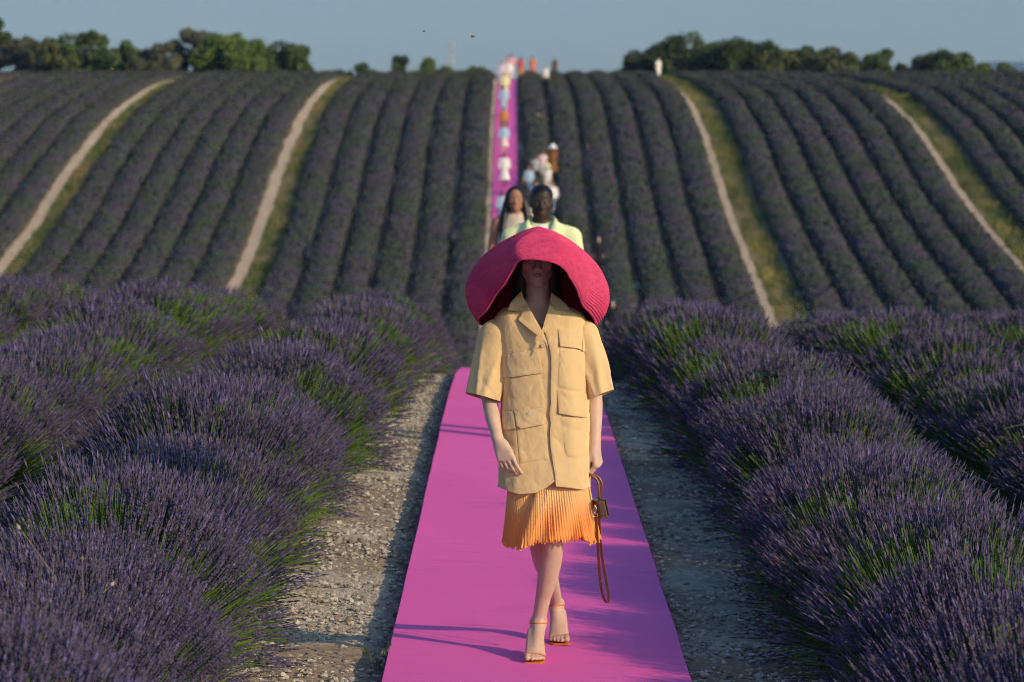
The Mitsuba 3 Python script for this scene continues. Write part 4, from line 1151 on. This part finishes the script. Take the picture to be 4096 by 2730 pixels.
part(woman, 'sun_hat__shade_tinted_inside', (np.vstack([hv - hnrm * .004, hv[-hn:]]) + Yv, np.vstack([hf[:, ::-1], [[len(hv) - hn + k, len(hv) + k, len(hv) + k + 1] for k in range(hn - 1)], [[len(hv) - hn + k, len(hv) + k + 1, len(hv) - hn + k + 1] for k in range(hn - 1)]])), 'hat_inside_shade', smooth=True, uv=np.vstack([huv, huv[-hn:]]))

# ---- sandals
def strap_on(S, c, nrm, r0, n=40, off=.0012, w=.005, t=.0022, a0=0, a1=2 * np.pi, xdir=(1, 0, 0)):
    """A strap round the body: marches inwards from r0 in the plane through c with the given normal."""
    nrm = np.asarray(nrm, float) / np.linalg.norm(nrm)
    x = np.asarray(xdir, float); x -= nrm * (x @ nrm); x /= np.linalg.norm(x); y = np.cross(nrm, x)
    a = np.linspace(a0, a1, n)
    d = np.cos(a)[:, None] * x + np.sin(a)[:, None] * y
    P = np.asarray(c) + d * r0
    for _ in range(60):
        q = S(P); P = P - d * np.clip(q - off, -.01, .01)[:, None] * .8
    return ribbon(P, w, t, d)
def sandal(name, ank, big, toe_y, x0, x1, label):
    ax, ay, az = ank
    xm = (x0 + x1) / 2
    key = f'{woman}__{name}'
    i = 1
    ch = []
    # sole: from the toes up to the heel
    prof = [(toe_y - .001, .0035), (toe_y + .02, .0035), (toe_y + .06, .006), (toe_y + .10, .022), (ay - .01, az - .098), (ay + .055, az - .092)]
    wid = [.032, .042, .043, .036, .028, .022]
    cxx = [xm + .010 * big, xm + .004 * big, xm, xm, ax, ax]
    from scipy.interpolate import PchipInterpolator as PI
    s = np.linspace(0, 5, 31); k = np.arange(6)
    py, pz, pw, px = (PI(k, [q[0] for q in prof])(s), PI(k, [q[1] for q in prof])(s), PI(k, wid)(s), PI(k, cxx)(s))
    rows = []
    for a, b in ((-1, -.003), (1, -.003), (1, .003), (-1, .003)):
        rows.append(np.stack([px + a * pw * np.clip(s * 3 + .55, 0, 1) ** .5, py, pz + b], 1))
    v = np.stack(rows, 1).reshape(-1, 3)
    f = grid_faces(31, 4, True)
    m_ = 30 * 4
    f = np.vstack([f, [[0, 1, 2], [0, 2, 3], [m_, m_ + 2, m_ + 1], [m_, m_ + 3, m_ + 2]]])
    base = part(woman, name, (v + Yv, f), 'sandal_orange', label=label, smooth=30)
    sub = base[len(woman) + 2:]
    hb = np.array([ax, ay + .040, az - .094])
    hv_ = tube([hb + [0, 0, .0], hb + [0, .004, -.02], [ax, ay + .046, .012], [ax, ay + .047, .0]], [.014, .008, .0045, .005], 10)
    part(woman, f'{sub}__heel', (hv_[0] + Yv, hv_[1]), 'sandal_orange', smooth=40)
    a_ = strap_on(B, (ax, ay + .004, az - .004), (0, .12, 1), .06, w=.0052)
    part(woman, f'{sub}__ankle_strap', (a_[0] + Yv, a_[1]), 'sandal_orange', smooth=40)
    c_ = strap_on(B, (xm, toe_y + .040, .016), (0, 1, .05), .09, 40, w=.0062, t=.003, a0=-math.pi * 1.04, a1=.04 * math.pi)
    part(woman, f'{sub}__toe_strap', (c_[0] + Yv, c_[1]), 'sandal_orange', smooth=40)
sandal('sandal', A1, -1, -.132, .0520, .1450, None)
sandal('sandal', A2, +1, .405, .1640, .2570, None)

# ---- the small bag she holds
bag = thing('handbag', 'tiny glossy brown leather bag with a long strap hanging from the woman\'s hand', 'handbag')
bp = lambda name, m, b, **k: part(bag, name, (m[0] + Yv, m[1]), b, **k)
def rbox(c, s, M=np.eye(3), ch=.003):
    import manifold3d
    s = np.asarray(s, float) / 2 - ch
    pts = np.array([[a, b, e] for a in (-1, 1) for b in (-1, 1) for e in (-1, 1)]) * s
    ico_ = np.array(trimesh.creation.icosphere(subdivisions=1).vertices) * ch
    h = trimesh.convex.convex_hull((pts[:, None] + ico_[None]).reshape(-1, 3))
    return np.array(h.vertices) @ np.asarray(M).T + np.asarray(c), np.array(h.faces)
grip = (hl[0][2] + hl[1][2] + hl[0][1] + hl[1][1]) / 4
Mb = Ry(-.20) @ Rz(.25)
bc = np.array([.378, .0, .655])
bp('body', rbox(bc, (.036, .105, .078), Mb), 'tan_leather', smooth=40)
bp('flap', cat_arrays([rbox(bc + Mb @ np.array([.0205, -.002, .006]), (.006, .112, .072), Mb, .002), rbox(bc + Mb @ np.array([0, -.002, .0405]), (.044, .112, .006), Mb, .002)]), 'dark_leather', smooth=40)
bp('gusset', rbox(bc + Mb @ np.array([-.002, -.053, .0]), (.026, .006, .066), Mb, .002), 'dark_leather', smooth=40)
hd = [bc + Mb @ np.array([.004, -.030, .042]), np.array([.374, -.034, .735]), np.array([.364, -.032, .785]), grip + [.004, -.028, -.008], grip + [.004, .0, -.004], grip + [.004, .030, -.008], np.array([.376, .034, .785]), np.array([.388, .035, .735]), bc + Mb @ np.array([.008, .030, .042])]
from scipy.interpolate import CubicSpline as _CS
hd = _CS(np.arange(len(hd)), np.array(hd))(np.linspace(0, len(hd) - 1, 60))
bp('handle', tube(hd, .0062, 10), 'tan_leather', smooth=True)
cl = np.array([.3585, -.058, .655])
bp('clasp', cat_arrays([tube(cl + np.array([[0, 0, .018], [.004, 0, .006], [.002, 0, -.008], [-.004, 0, -.012], [-.006, 0, -.002], [0, 0, .018]]), .0026, 8), blob(cl + [0, 0, .020], .005),
                        tube(cl + np.array([[-.009, 0, -.016], [-.010, 0, -.028], [.010, 0, -.028], [.009, 0, -.016], [-.009, 0, -.016]]), .0022, 8)]), 'silver', smooth=True)
st = np.array([[.3595, -.058, .630], [.364, -.056, .58], [.3695, -.052, .50], [.3745, -.046, .42], [.3815, -.036, .34], [.396, -.024, .272], [.4115, -.010, .249], [.4175, .006, .262], [.4125, .022, .312], [.4000, .036, .38], [.3880, .048, .46], [.3800, .056, .55], [.378, .055, .625]])
st = _CS(np.arange(len(st)), st)(np.linspace(0, len(st) - 1, 90))
tg = np.gradient(st, axis=0)
nh = np.cross(tg, np.array([.93, -.36, 0.0]) * np.ones_like(tg))
bp('strap', ribbon(st, .0115, .004, nh), 'tan_leather', smooth=40)

# ------------------------------------------------------------------ other people
def cloth_mat(name, c, v=.12):
    lo_, hi_ = [float(q * (1 - v)) for q in c], [float(min(q * (1 + v), .9)) for q in c]
    return mat(name, lambda p, n, uv: mix(lo_, hi_, fbm(p.x * 9, p.y * 9, p.z * 5, 3)), 0.85, 0.2)
for nm, c in dict(lime=(.72, .79, .47), white=(.80, .79, .80), navy=(.022, .030, .055), black=(.018, .018, .022), sky_blue=(.40, .55, .74), jeans=(.13, .22, .42), orange=(.55, .22, .07), butter=(.82, .76, .44),
                  pink_top=(.74, .30, .38), coral=(.72, .20, .12), beige=(.58, .49, .40), brown_dress=(.24, .095, .030), grey_cloth=(.42, .42, .45), red_top=(.55, .09, .10), olive_cloth=(.10, .09, .06), lilac=(.60, .52, .66), pale_pink=(.78, .58, .62)).items():
    cloth_mat('cloth_' + nm, c)
mat('skin_deep', skin_tone((.050, .032, .026), (.042, .024, .018)), 0.52, 0.32)
mat('skin_tan', skin_tone((.36, .185, .115), (.32, .145, .085)), 0.5, 0.4)
mat('skin_pale', skin_tone((.58, .40, .31), (.54, .32, .24)), 0.52, 0.35)
mat('skin_brown', skin_tone((.16, .085, .055), (.13, .06, .035)), 0.48, 0.4)
mat('lip_dark', (.115, .050, .048), 0.5, 0.35)
mat('hair_black', (.008, .007, .008), 0.4, 0.4)
mat('hair_brown', (.07, .035, .018), 0.5, 0.35)
mat('hair_blond', (.42, .29, .14), 0.5, 0.35)
mat('hair_grey', (.30, .29, .29), 0.6, 0.3)
mat('shoe_dark', (.03, .028, .03), 0.5, 0.4)
mat('gold', (.75, .50, .16), 0.25, 0.5, metallic=1.0)

def person(label, x, y, h, skin, top, bottom, hair, hair_kind='short', yaw=0.0, stride=.30, arms=(0, 0), res=.014, outfit='trousers', sleeve=.30, group=None, hat=None, crouch=0.0, top_w=1.0, z=None, head_res=None, collar=None):
    """A standing or walking figure facing -y (turned by yaw): body, clothes, hair, shoes. arms: forward swing of the right and left arm."""
    s = h / 1.76
    key = thing('person', label, 'person', group)
    M = Rz(yaw)
    base = np.array([x, y, float(top_z(x, y) if z is None else z)])
    W = lambda v: (np.asarray(v) * s) @ M.T + base
    S, TP, BT, SH_ = Sdf(), Sdf(), Sdf(), Sdf()
    nc = 4 if res < .013 else 2
    dz = -crouch
    O = np.array([0, -.01 - crouch * .25, 1.635 + dz])
    head_prims(S, O, np.eye(3), 1.0, nose_w=1.25 if skin in ('skin_deep', 'skin_brown') else 1.0, lip=1.35 if skin in ('skin_deep', 'skin_brown') else 1.0, detail=(head_res or res) < .013)
    S.add(rcone(O + [0, .028, -.055], O + [0, .045, -.21], .052, .058), .02)
    sh = 1.425 + dz; yb = .035 - crouch * .15
    S.add(rcone((-.155, yb, sh), (.155, yb, sh), .050, .050), .03)
    S.add(rcone((-.06, yb, sh + .045), (.06, yb, sh + .045), .05, .05), .03)
    S.add(ell((0, yb, sh - .13), (.155, .10, .20)), .03)
    S.add(ell((0, .03, 1.0 + dz * .8), (.145, .095, .16)), .04)
    S.add(rcone((0, yb, sh - .2), (0, .03, 1.02 + dz * .8), .11, .11), .04)
    for q in (-1, 1):
        TP.add(rcone((.050 * q, yb, sh + .040), (.172 * top_w * q, yb, sh - .022), .058, .050), .03)
    TP.add(ell((0, yb, sh - .14), (.180 * top_w, .125, .22)), .03)
    TP.add(rcone((0, yb + .005, sh - .05), (0, yb, sh + .035), .10, .066), .04)
    lowz = {'trousers': .93, 'skirt': 1.0, 'dress': 1.0}[outfit] + dz * .8
    TP.add(rcone((-.06, yb, sh - .2), (-.065, .03, lowz), .118 * top_w, .115 * top_w), .04)
    TP.add(rcone((.06, yb, sh - .2), (.065, .03, lowz), .118 * top_w, .115 * top_w), .04)
    for q, sw in zip((-1, 1), arms):
        up = isinstance(sw, str)
        a0 = np.array([.175 * q * (1 + (top_w - 1) * .75 * (sleeve > 0)), yb, sh - .015 - .02 * (top_w > 1.2)])
        if up:                                                     # a raised arm
            a1 = a0 + [.10 * q, -.04, .20]; a2 = a1 + [-.03 * q, -.06, .25]
            f, sd, nn = (-.05 * q, -.1, 1), (-q, -.1, 0), (0, .9, .1)
        else:
            a1 = a0 + [.055 * q, -.13 * sw, -.275]; a2 = a1 + [-.01 * q, -.06 - .25 * sw, -.235]
            f, sd, nn = (-.08 * q, -.15 - .3 * sw, -1), (-.35 * q, -.9, .1), (.9 * q, -.35, 0)
        S.add(chain([a0, (a0 + a1) / 2, a1, a1 * .62 + a2 * .38, a2], [.050, .045, .037, .037, .025], nc), .02)
        hand_prims(S, a2, f, sd, nn, [(.2, .35, .25), (.25, .4, .3), (.3, .45, .35), (.35, .5, .4)], thumb=(.4, .05, .8))
        if sleeve > 0:
            e = a0 + (a1 - a0) * min(sleeve, 1.0)
            TP.add(rcone(a0, e, .068, .062), .03)
            if sleeve > 1:
                TP.add(rcone(a1, a1 + (a2 - a1) * (sleeve - 1), .060, .048), .02)
    for q, st_ in ((-1, stride), (1, -stride)):
        hip = np.array([.088 * q, .035, .92 + dz * .8])
        kn = np.array([.080 * q, .02 - st_ * .52 - crouch * .5, .50 + dz * .25 + abs(st_) * .02]); an = np.array([.065 * q, .05 - st_ * .95, .095])
        S.add(chain([hip, (hip + kn) / 2, kn, kn * .62 + an * .38, an], [.085, .072, .052, .054, .034], nc), .02)
        S.add(rcone(an + [0, .03, -.05], an + [.012 * q, -.125, -.062], .034, .026), .02)
        if outfit == 'trousers':
            BT.add(chain([hip, (hip + kn) / 2, kn, an + [0, 0, .0]], [.105, .090, .076, .066], nc), .02)
        SH_.add(rcone(an + [0, .035, -.052], an + [.012 * q, -.13, -.060], .042, .034), .01)
        SH_.add(rcone(an + [0, .015, -.01], an + [0, .03, -.05], .042, .040), .02)
    if outfit == 'trousers':
        BT.add(ell((0, .035, 1.0 + dz * .8), (.160, .115, .15)), .04)
    def emit(name, Sd, m, r=res, cutter=None, wr=.0):
        lo, hi = Sd.bounds()
        src = Sd
        v, f = surface(src, lo, hi, r, iters=1)
        if wr:
            nrm = trimesh.Trimesh(v, f, process=False).vertex_normals
            v = v + nrm * (wr * (meshkit.fbm(v * [13, 13, 5] + x * 3, 2, 4) - .5))[:, None]
        if cutter is not None:
            for o_, n_ in cutter:
                v, f = cut(v, f, o_, n_)
        return part(key, name, (W(v), f), m, smooth=True)
    emit('body', S, skin, head_res or res)
    fl = .35 if outfit == 'dress' else 0
    TP_cut = [((0, 0, lowz - .02), (0, 0, 1)), ((0, -.08, sh + .045), (0, .55, -1)) if False else ((0, -.02, sh + .075), (0, .75, -1))]
    emit('top', TP, top, min(res, .011), TP_cut, .018)
    if outfit == 'trousers':
        emit('trousers', BT, bottom, res, [((0, 0, .06), (0, 0, 1))], .016)
    else:
        zb = .52 if outfit == 'skirt' else .40
        t_ = np.linspace(0, 1, 14); a_ = np.linspace(0, 2 * np.pi, 56, endpoint=False)
        A_, T_ = np.meshgrid(a_, t_, indexing='xy')
        wob = 1 + .07 * T_ * np.sin(A_ * 9 + x * 5) + .05 * T_ * np.sin(A_ * 4 + y)
        V_ = np.stack([(.135 + .13 * T_) * np.sin(A_) * wob, .03 - .02 * T_ - (.105 + .11 * T_) * np.cos(A_) * wob, 1.06 + dz * .8 + (zb - 1.06) * T_ + 0 * A_], -1).reshape(-1, 3)
        part(key, 'skirt', (W(V_), grid_faces(14, 56, True)), bottom, smooth=True)
    for i in (0, 1):
        Si = Sdf(); Si.ops = SH_.ops[2 * i:2 * i + 2]
        emit('shoe', Si, 'shoe_dark', res)
    if hair:
        Hh = Sdf()
        Hh.add(ell(O + [0, .028, .040], (.083, .096, .084)), .01)
        if hair_kind == 'long':
            for q in (-1, 1):
                Hh.add(chain([O + [.052 * q, .02, .05], O + [.086 * q, .02, -.06], O + [.112 * q, .0, -.20], O + [.125 * q, -.055, -.36]], [.030, .036, .040, .026], 4), .03)
            Hh.add(chain([O + [0, .075, .02], O + [0, .095, -.12], O + [0, .12, -.32]], [.07, .075, .05], 4), .04)
        elif hair_kind == 'bob':
            for q in (-1, 1):
                Hh.add(rcone(O + [.065 * q, .03, 0], O + [.072 * q, .045, -.12], .034, .030), .03)
            Hh.add(rcone(O + [0, .07, 0], O + [0, .085, -.12], .07, .06), .03)
        elif hair_kind == 'curly':
            Hh.add(ell(O + [0, .03, .035], (.115, .12, .11)), .02)
        Hh.add(ell(O + [0, -.095, -.055], (.066, .085, .105)), .015, True)
        emit('hair', Hh, hair, min(res, .01))
    if hat:
        rr = np.array([.001, .07, .088, .092, .10, .17, .20]); zz = np.array([.118, .112, .085, .03, .022, .008, .0])
        a_ = np.linspace(0, 2 * np.pi, 40, endpoint=False)
        V_ = np.concatenate([np.stack([r_ * np.sin(a_), .02 - r_ * np.cos(a_) * 1.1, z_ + 0 * a_ - .05 * max(r_ - .1, 0) / .15], 1) for r_, z_ in zip(rr * 1.45, zz * 1.5)]) + O + [0, 0, .035]
        v_, f_ = solidify(V_, grid_faces(7, 40, True), .004)
        part(key, 'sun_hat', (W(v_), f_), hat, smooth=True)
    return key, W, O, S

# the man walking behind her
mk, MW, MO, MS = person('dark-skinned man in an oversized pale lime shirt walking behind the woman in the crimson hat', .215, 25.6, 1.86, 'skin_deep', 'cloth_lime', 'cloth_lime', None, stride=.22, arms=(.15, -.1), res=.009, sleeve=.75, top_w=1.24, head_res=.0062)
Hm = Sdf(); Hm.add(ell(MO + [0, .026, .048], (.0795, .094, .078)), .01); Hm.add(ell(MO + [0, -.10, -.045], (.064, .085, .10)), .012, True)
lo, hi = Hm.bounds(); v, f = surface(Hm, lo, hi, .006, 1)
part(mk, 'hair', (MW(v), f), 'hair_black', smooth=True)
for q in (-1, 1):
    part(mk, 'eye', (MW(blob(MO + [.031 * q, -.0735, 0], .0118)[0]), blob((0, 0, 0), .01)[1]), 'eye_white', smooth=True)
    part(mk, 'iris', (MW(blob(MO + [.031 * q, -.0830, 0], np.array([.0058, .0035, .0058]))[0]), blob((0, 0, 0), .01)[1]), 'iris', smooth=True)
part(mk, 'lip', cat_arrays([(MW(blob(MO + [0, -.0885, -.0765], np.array([.019, .006, .006]))[0]), blob((0, 0, 0), .01)[1])]), 'lip_dark', smooth=True)
part(mk, 'earring', cat_arrays([(MW(blob(MO + [.083, .004, -.047], .008)[0]), blob((0, 0, 0), .01)[1])]), 'gold', smooth=True)
ring_ = np.linspace(0, 2 * np.pi, 40)
U = np.stack([.075 * np.sin(ring_), .04 - .075 * np.cos(ring_), 1.452 + .02 * np.cos(ring_ + np.pi)], 1)
tv_, tf_ = tube(U, .012, 8, caps=False)
part(mk, 'undershirt', cat_arrays([(MW(tv_), tf_), (MW(blob((0, -.035, 1.432), np.array([.075, .045, .055]))[0]), blob((0, 0, 0), .01)[1])]), 'cloth_white', smooth=True)
for q in (-1, 1):        # a wide open collar, its points standing away from the neck
    pts_in = np.array([[.055 * q, .085, 1.500], [.074 * q, .030, 1.490], [.074 * q, -.030, 1.465], [.040 * q, -.100, 1.400]])
    pts_out = np.array([[.070 * q, .110, 1.490], [.110 * q, .040, 1.485], [.130 * q, -.065, 1.440], [.085 * q, -.125, 1.375]])
    up = np.array([[.060 * q, .088, 1.535], [.082 * q, .030, 1.540], [.088 * q, -.035, 1.520], [.052 * q, -.106, 1.425]])
    tq = np.linspace(0, 3, 16)
    I_, Up, O_ = (_CS(np.arange(4), a_)(tq) for a_ in (pts_in, up, pts_out))
    rows = np.concatenate([I_, Up, (Up + O_) / 2 + [0, 0, .006], O_])
    v_, f_ = solidify(rows, grid_faces(4, 16), .004)
    part(mk, 'collar', (MW(v_), f_), 'cloth_lime', smooth=True)

# the long-haired woman behind him
wk, WW, WO, WS = person('woman with long dark hair and a beige sleeveless top walking behind the man in lime', .035, 35.0, 1.86, 'skin_tan', 'cloth_beige', 'cloth_beige', 'hair_black', 'long', stride=.22, arms=(-.1, .1), res=.010, sleeve=0, outfit='skirt', head_res=.0068, top_w=.9)
for q in (-1, 1):
    part(wk, 'eye', (WW(blob(WO + [.031 * q, -.0738, 0], .0118)[0]), blob((0, 0, 0), .01)[1]), 'iris', smooth=True)
    bp_ = WW([WO + [.014 * q, -.092, .020], WO + [.030 * q, -.088, .0265], WO + [.047 * q, -.073, .021]])
    part(wk, 'eyebrow', tube(bp_, [.003, .0034, .002], 6), 'hair_black', smooth=True)
part(wk, 'lip', cat_arrays([(WW(blob(WO + [0, -.0865, -.068], np.array([.019, .006, .010]))[0]), blob((0, 0, 0), .01)[1])]), 'lip', smooth=True)

# models further up the catwalk: bearing in metres at their own distance
GC = 'models on the far hillside stretch of the catwalk'
far = [
    ('model in a blue shirt and jeans, lowest on the hillside catwalk', -.50, 171, 1.80, 'skin_brown', 'cloth_sky_blue', 'cloth_jeans', 'hair_black', 'short', dict(sleeve=1.5)),
    ('model in a long white coat standing out on the hillside catwalk', -.40, 182, 1.80, 'skin_brown', 'cloth_white', 'cloth_white', 'hair_black', 'short', dict(outfit='dress', sleeve=1.6, top_w=1.25)),
    ('dark-haired model in a light blue jacket above the white coat', -.44, 190.5, 1.82, 'skin_pale', 'cloth_sky_blue', 'cloth_pale_pink', 'hair_black', 'bob', dict(sleeve=1.5, outfit='skirt', top_w=1.15)),
    ('model in a tan orange top half-way up the hillside catwalk', -.46, 197, 1.80, 'skin_tan', 'cloth_orange', 'cloth_olive_cloth', 'hair_brown', 'short', dict(sleeve=.8)),
    ('model in a long light blue outfit on the upper hillside catwalk', -.48, 207, 1.82, 'skin_brown', 'cloth_sky_blue', 'cloth_sky_blue', 'hair_black', 'short', dict(sleeve=1.6, top_w=1.2)),
    ('model in a pale yellow dress near the top of the catwalk', -.46, 217, 1.80, 'skin_pale', 'cloth_butter', 'cloth_butter', 'hair_blond', 'bob', dict(outfit='dress', sleeve=1.2, top_w=1.15)),
    ('model in a lilac white shirt just below the crest', -.72, 232, 1.82, 'skin_pale', 'cloth_lilac', 'cloth_grey_cloth', 'hair_brown', 'short', dict(sleeve=1.5)),
    ('model in a white shirt beside the one in lilac near the crest', -.25, 235, 1.82, 'skin_brown', 'cloth_white', 'cloth_beige', 'hair_black', 'short', dict(sleeve=1.6, top_w=1.1)),
    ('model in a pale pink dress at the end of the catwalk on the crest', -.34, 248, 1.78, 'skin_pale', 'cloth_pale_pink', 'cloth_pale_pink', 'hair_black', 'bob', dict(outfit='dress')),
    ('tall dark-haired model in a pink top, highest head on the crest', -.05, 254, 1.86, 'skin_brown', 'cloth_pink_top', 'cloth_white', 'hair_black', 'short', dict(sleeve=1.5, top_w=1.1)),
]
for lab, x, y, h, sk, tp, bt, ha, hk, kw in far:
    person(lab, x, y, h, sk, tp, bt, ha, hk, stride=.2, arms=(.2, -.15), res=.024, group=GC, **kw)
GG = 'guests and photographers standing among the lavender rows'
for lab, x, y, h, sk, tp, bt, ha, hk, kw in [
    ('guest in a red top and orange skirt standing right of the catwalk on the crest', .62, 250, 1.75, 'skin_tan', 'cloth_red_top', 'cloth_orange', 'hair_brown', 'bob', dict(outfit='skirt')),
    ('guest in coral on the crest, second to the right of the catwalk', 1.52, 259, 1.75, 'skin_tan', 'cloth_coral', 'cloth_coral', 'hair_brown', 'short', dict(outfit='dress')),
    ('guest in brown whose head just shows above the crest', 3.25, 268, 1.72, 'skin_tan', 'cloth_olive_cloth', 'cloth_olive_cloth', 'hair_brown', 'short', dict()),
    ('photographer in a white shirt in the row gap right of the catwalk top', 2.22, 233, 1.74, 'skin_pale', 'cloth_white', 'cloth_black', 'hair_blond', 'short', dict(crouch=.18)),
    ('person in a white shirt leaning over beside the big dark oak wood', 10.9, 262, 1.75, 'skin_pale', 'cloth_white', 'cloth_white', 'hair_blond', 'short', dict(crouch=.12, yaw=.6)),
    ('crouching photographer in navy between rows left of the catwalk', -9.5, 163, 1.75, 'skin_tan', 'cloth_navy', 'cloth_navy', 'hair_black', 'bob', dict(crouch=.5, sleeve=1.9, yaw=2.9)),
    ('small figure in navy close left of the catwalk at the hill foot', -2.80, 166, 1.72, 'skin_tan', 'cloth_navy', 'cloth_navy', 'hair_black', 'bob', dict(crouch=.5, sleeve=1.9, yaw=3.3)),
    ('photographer in black with a bare face between rows right of the hat', 3.90, 158, 1.78, 'skin_pale', 'cloth_black', 'cloth_black', 'hair_black', 'short', dict(crouch=.1, sleeve=1.7)),
    ('grey-haired photographer in black right of the hat brim', 4.02, 140, 1.75, 'skin_pale', 'cloth_black', 'cloth_black', 'hair_grey', 'short', dict(sleeve=1.7, top_w=1.1)),
    ('photographer in navy in the row gap above the others on the right', 3.93, 184, 1.76, 'skin_brown', 'cloth_navy', 'cloth_navy', 'hair_black', 'short', dict(sleeve=1.7))]:
    person(lab, x, y, h, sk, tp, bt, ha, hk, stride=.05, res=.025, group=GG, z=float(ground_z(x, y)), **kw)
GR_ = 'crowd of guests beside the catwalk above the man'
for lab, x, y, h, sk, tp, bt, ha, hk, kw in [
    ('guest in a white sun hat and brown dress at the right of the crowd', 2.13, 184, 1.78, 'skin_brown', 'cloth_brown_dress', 'cloth_brown_dress', 'hair_black', 'bob', dict(outfit='dress', hat='cloth_white')),
    ('guest with curly brown hair and a rosy top at the back of the crowd', 1.60, 183, 1.74, 'skin_tan', 'cloth_pale_pink', 'cloth_grey_cloth', 'hair_brown', 'curly', dict()),
    ('guest in a pale grey shirt at the upper left of the crowd', 1.22, 182, 1.70, 'skin_brown', 'cloth_grey_cloth', 'cloth_black', 'hair_brown', 'short', dict()),
    ('guest in a cream straw hat in the middle of the crowd', 1.80, 179, 1.70, 'skin_tan', 'cloth_white', 'cloth_beige', 'hair_brown', 'bob', dict(hat='cloth_butter')),
    ('guest in a light blue shirt at the left of the crowd', .86, 179, 1.70, 'skin_tan', 'cloth_sky_blue', 'cloth_jeans', 'hair_brown', 'short', dict(sleeve=1.4)),
    ('brown-haired guest in black, leftmost of the crowd', .56, 176, 1.66, 'skin_tan', 'cloth_black', 'cloth_black', 'hair_brown', 'long', dict(sleeve=1.5)),
    ('guest in a white blouse in the front of the crowd', 1.20, 174, 1.70, 'skin_pale', 'cloth_white', 'cloth_beige', 'hair_blond', 'bob', dict(sleeve=1.4)),
    ('broad guest in a bluish white shirt, front right of the crowd', 1.98, 174, 1.72, 'skin_pale', 'cloth_white', 'cloth_jeans', 'hair_brown', 'short', dict(sleeve=1.5, top_w=1.3)),
    ('guest in beige partly behind the dark-haired man and woman', .92, 169, 1.68, 'skin_pale', 'cloth_beige', 'cloth_beige', 'hair_brown', 'bob', dict(outfit='dress'))]:
    person(lab, x, y, h, sk, tp, bt, ha, hk, stride=.06, res=.024, group=GR_, z=float(ground_z(x, y)), **kw)

# ------------------------------------------------------------------ small things
mat('bee_body', lambda p, n, uv: mix((.02, .014, .008), (.22, .13, .03), smoothstep(.4, .6, dr.sin(p.x * 1800) * .5 + .5)), 0.6, 0.3)
mat('bee_wing', (.35, .33, .30), 0.4, 0.4)
for lab, x, y, z, yw in (('dark bee in flight high in the sky right of the lattice mast', -.16, 14.2, 2.666, .3), ('faint bee in flight left of the lattice mast', -.50, 20.0, 2.83, -.6),
                         ('bee in flight in front of the hill crest at the left', -1.365, 12.0, 2.504, .1), ('brownish bee in flight in front of the first right-hand rows', .066, 8.2, 2.343, .8)):
    k_ = thing('flying_bee', lab, 'bee', 'bees in flight over the field')
    Mb_ = Rz(yw)
    c_ = np.array([x, y, z])
    part(k_, 'body', cat_arrays([blob(c_, np.array([.0075, .0032, .0034]), 2, Mb_), blob(c_ + Mb_ @ np.array([.0085, 0, .0005]), np.array([.0028, .0028, .0026]), 1)]), 'bee_body', smooth=True)
    for q in (-1, 1):
        part(k_, 'wing', blob(c_ + Mb_ @ np.array([-.001, q * .006, .004]), np.array([.0035, .0065, .0004]), 1, Mb_ @ Rx(.5 * q)), 'bee_wing', smooth=True)

# a few stray weeds: by the edge of the catwalk and dry stems standing out of the lavender
rw = np.random.default_rng(44)
def stray(key_name, label, cat, x, y, h, n, cols, seed, z0=None, lean=.35, branch=2):
    r = np.random.default_rng(seed)
    k_ = thing(key_name, label, cat)
    ch, lv = [], []
    z_ = float(ground_z(x, y)) if z0 is None else z0
    for i in range(n):
        d = np.array([r.normal(0, lean), r.normal(0, lean), 1.0]); d /= np.linalg.norm(d)
        hh = h * r.uniform(.6, 1)
        p0 = np.array([x + r.normal(0, .012), y + r.normal(0, .012), z_])
        pts = np.array([p0, p0 + d * hh * .5 + [0, 0, .01], p0 + d * hh + [r.normal(0, .03), r.normal(0, .03), 0]])
        ch.append(tube(pts, [.0022, .0018, .0010], 5))
        for b in range(branch):
            t = r.uniform(.35, .95); s_ = pts[1] * (1 - t) + pts[2] * t
            dd = d * .5 + r.normal(0, .7, 3); dd /= np.linalg.norm(dd)
            ch.append(tube([s_, s_ + dd * hh * .22], [.0014, .0008], 4))
            w = np.cross(dd, r.normal(0, 1, 3)); w /= np.linalg.norm(w)
            e = s_ + dd * hh * .22
            lv.append((np.array([e, e + dd * .012 + w * .007, e + dd * .028, e + dd * .012 - w * .007]), np.array([[0, 1, 2], [0, 2, 3]])))
    part(k_, 'stem', cat_arrays(ch), cols[0], smooth=True)
    part(k_, 'leaf', cat_arrays(lv), cols[1], kind='stuff')
mat('dry_stalk', (.34, .29, .19), 0.9, 0.1)
mat('weed_leaf', (.14, .17, .05), 0.8, 0.2)
stray('weed', 'small yellowish weed sprig at the left edge of the catwalk', 'weed', -.575, 15.1, .11, 6, ('weed_leaf', 'weed_leaf'), 1)
stray('dry_weed', 'tall dry branching stem standing out of the front left lavender', 'dry weed', -1.58, 11.9, .95, 2, ('dry_stalk', 'dry_stalk'), 2, lean=.12, branch=6)
stray('dry_weed', 'dry bent stem over the path side of the front left lavender', 'dry weed', -1.18, 11.6, .72, 2, ('dry_stalk', 'dry_stalk'), 7, lean=.45, branch=5)
stray('dry_weed', 'pale dry stems sticking out of the second row right of the catwalk', 'dry weed', 3.2, 21.0, .98, 4, ('dry_stalk', 'dry_stalk'), 5, lean=.15, branch=4)
